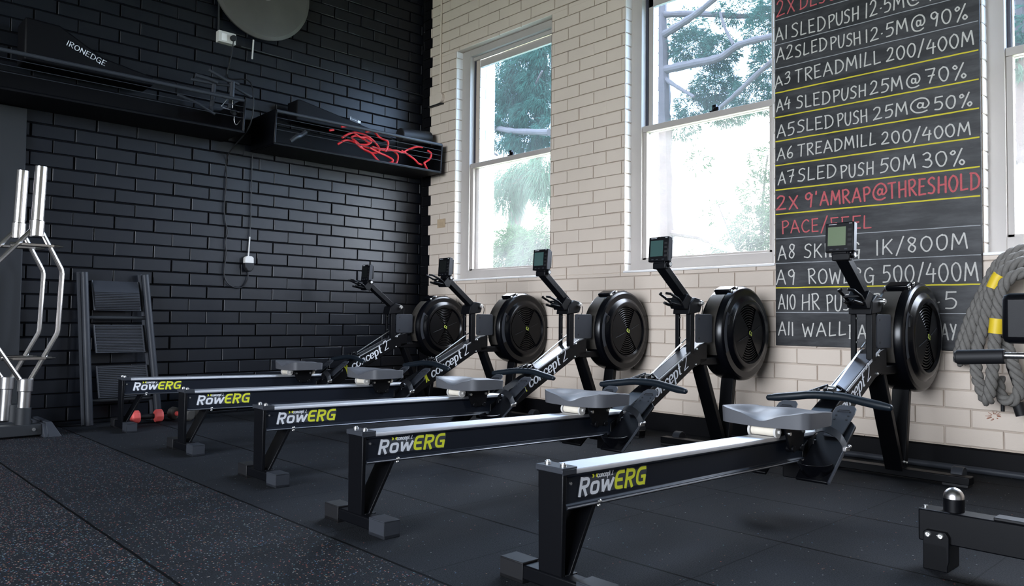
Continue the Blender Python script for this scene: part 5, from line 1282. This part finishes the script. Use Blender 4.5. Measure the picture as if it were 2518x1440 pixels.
# ================================================================== LEFT SIDE: TRAP BARS IN A HOLDER, STEP FRAME, SMALL WEIGHTS
def trap_bar(x, dy, lab):
    r = empty('trap_bar', (x, -3.03+dy, .07)); tag(r, lab, 'barbell', 'chrome bars standing in the holder')
    def pp(mb, n_, m_, bev=0):
        mb.v = [(v[0]-x, v[1]+3.03, v[2]-.07) for v in mb.v]; return mb.build(n_, m_, r, bev=bev)
    ax = lambda z: -3.022+.036*(z-.33)
    m = MB(); m.cyl((x, ax(1.215), 1.215), (x, ax(1.525), 1.525), .0315, 24); pp(m, 'sleeve', M['chrome'], .002)
    m = MB(); m.cyl((x, ax(1.125), 1.125), (x, ax(1.215), 1.215), .037, 24); pp(m, 'collar', M['chrome'], .002)
    m = MB(); m.cyl((x, ax(.255), .255), (x, ax(.325), .325), .038, 24); pp(m, 'collar', M['brushed_steel'], .002)
    m = MB(); m.cyl((x, ax(.07), .075), (x, ax(.255), .255), .0305, 24); pp(m, 'sleeve', M['brushed_steel'], .002)
    for s, yo in ((1, .142), (-1, .200)):
        m = MB(); c1, c2 = (x, ax(1.15)+s*.020, 1.165), (x, ax(.3)+s*.015, .300)
        m.tube([c1, (x, ax(.93)+s*yo*.97, .945), (x, ax(.93)+s*yo, .920), (x, ax(.6)+s*yo, .600), (x, ax(.6)+s*yo*.97, .575), c2], .0135, 10); pp(m, 'frame_bar', M['chrome'])
    for z in (1.075, .438):
        m = MB(); y0, y1 = ax(z)-.125, ax(z)+.118
        m.tube([(x, y0, z), (x, y1, z)], .011, 10); m.span((x-.018, ax(z)-.075, z-.006), (x+.03, ax(z)+.085, z+.006)); m.cyl((x, y1, z), (x, y1+.02, z), .006, 8)
        pp(m, 'handle', M['chrome'])
    return r
trap_bar(.41, .0, 'chrome trap bar standing upright in the holder, nearer of the two')
trap_bar(.19, -.047, 'chrome trap bar standing upright in the holder, behind the nearer one')
bh = empty('bar_holder', (.3, -3.03, 0)); tag(bh, 'dark steel floor holder carrying the two upright chrome bars', 'rack')
def hp(mb, n_, m_, bev=.003): mb.v = [(v[0]-.3, v[1]+3.03, v[2]) for v in mb.v]; return mb.build(n_, m_, bh, bev=bev)
for x in (.41, .19):
    m = MB(); m.cyl((x, -3.031, .06), (x, -3.029, .165), .038, 24); hp(m, 'holder_tube', M['pilaster'])
m = MB(); m.span((.375, -3.40, .012), (.455, -2.945, .072)); f1 = hp(m, 'base_beam', M['pilaster'])
m = MB(); m.span((.155, -3.40, .012), (.225, -2.945, .068)); hp(m, 'base_beam', M['pilaster'])
m = MB(); m.prism([(.12, .0), (.50, .0), (.50, .012), (.46, .075), (.16, .075), (.12, .012)], 'y', -2.945, -2.925)
m.add([(.10, -2.925, .0), (.50, -2.925, 0), (.50, -2.855, 0), (.10, -2.855, 0), (.14, -2.93, .082), (.465, -2.93, .082), (.465, -2.90, .082), (.14, -2.90, .082)], [(3, 2, 1, 0), (4, 5, 6, 7), (0, 1, 5, 4), (1, 2, 6, 5), (2, 3, 7, 6), (3, 0, 4, 7)])
hp(m, 'end_foot', M['grey_metal'], .002)
m = MB(); m.cyl((.455, -2.985, .045), (.462, -2.985, .045), .009, 14); hp(m, 'holder_bolt', M['bolt'], 0)

sf = empty('step_frame', (.06, -2.41, 0)); tag(sf, 'dark metal frame with three ribbed step panels standing against the black wall', 'frame')
def fp(mb, n_, m_, bev=.002, par=sf): mb.v = [(v[0]-.06, v[1]+2.41, v[2]) for v in mb.v]; return mb.build(n_, m_, par, bev=bev)
def lx(z): return .115-.075*z
for yb, yt in ((-2.618, -2.655), (-2.205, -2.292)):
    m = MB(); m.tube([(lx(0)+.02, yb, 0), (lx(.955)+.02, yt, .955)], .0215, 16); m.tube([(lx(0)-.02, yb-.022, .0), (lx(.955)-.012, yt-.022, .955)], .0150, 10); fp(m, 'side_tube', M['grey_metal'])
for i, (z0, z1, ya, yb, yc, yd, x0, x1) in enumerate(((.715, .905, -2.590, -2.325, -2.602, -2.335, .075, .04), (.448, .625, -2.578, -2.298, -2.592, -2.312, .095, .07), (.165, .365, -2.560, -2.265, -2.575, -2.285, .115, .09))):
    m = MB(); N = 18
    for k in range(N):                          # ribs
        t0, t1 = k/N, (k+.55)/N
        z = lambda t: z0+(z1-z0)*t
        bulge = (.022 if i == 0 else .0)
        xx = lambda t: x0+(x1-x0)*t+bulge*math.sin(PI*t)
        yl = lambda t: ya+(yc-ya)*t; yr = lambda t: yb+(yd-yb)*t
        for (ta, tb_, d) in ((t0, t1, .008), (t1, (k+1)/N, .002)):
            if i == 0 and k > 10: d = .006
            vs = [(xx(ta)+d, yl(ta), z(ta)), (xx(ta)+d, yr(ta), z(ta)), (xx(tb_)+d, yr(tb_), z(tb_)), (xx(tb_)+d, yl(tb_), z(tb_)),
                  (xx(ta)-.012, yl(ta), z(ta)), (xx(ta)-.012, yr(ta), z(ta)), (xx(tb_)-.012, yr(tb_), z(tb_)), (xx(tb_)-.012, yl(tb_), z(tb_))]
            m.add(vs, [(0, 1, 2, 3), (0, 4, 5, 1), (3, 2, 6, 7), (1, 5, 6, 2), (0, 3, 7, 4)], 1 if d == .002 else 0)
    pn = fp(m, 'step_panel', [M['grey_metal'], M['black_rubber']], 0)
    m = MB(); m.tube([(x0+.004, ya-.004, z0), (x1+.004, yc-.004, z1)], .006, 8); m.tube([(x0+.004, yb+.004, z0), (x1+.004, yd+.004, z1)], .006, 8); fp(m, 'panel_edge', M['grey_metal'], 0, pn)
for z in (.67, .15):
    m = MB(); m.tube([(lx(z)+.0, -2.63, z), (lx(z)+.0, -2.24, z)], .012, 10); fp(m, 'cross_bar', M['pilaster'], 0)

def small_weight(loc, rz, tilt, mats, lab):
    r = empty('dumbbell', loc, rz); r.rotation_euler = (tilt, 0, rz); tag(r, lab, 'dumbbell', 'small weights on the floor by the step frame')
    m = MB(); m.cyl((-.045, 0, 0), (.045, 0, 0), .016, 12); m.build('grip', mats[1], r)
    for s in (-1, 1):
        m = MB(); m.lathe([(s*.042, .0), (s*.042, .030), (s*.050, .043), (s*.085, .043), (s*.095, .032), (s*.095, 0)][::s], 'x', (0, 0, 0), 8); m.build('weight_head', mats[0], r, bev=.004, smooth=30)
    return r
D, Cc, Bb = M['disc'], M['coral'], M['blue']
small_weight((.235, -2.10, .044), .35, 0, (D, Cc), 'small grey dumbbell with a coral grip on the floor right of the step frame')
small_weight((.085, -1.955, .044), -.2, 0, (D, Bb), 'small grey dumbbell with a blue grip on the floor, rightmost of the small weights')
small_weight((.24, -2.315, .044), 1.5, 0, (Cc, M['black_rubber']), 'small coral dumbbell on the floor in front of the step frame')
small_weight((.17, -2.02, .130), -.2, 0, (Bb, M['black_rubber']), 'small blue dumbbell lying on top of the grey ones')
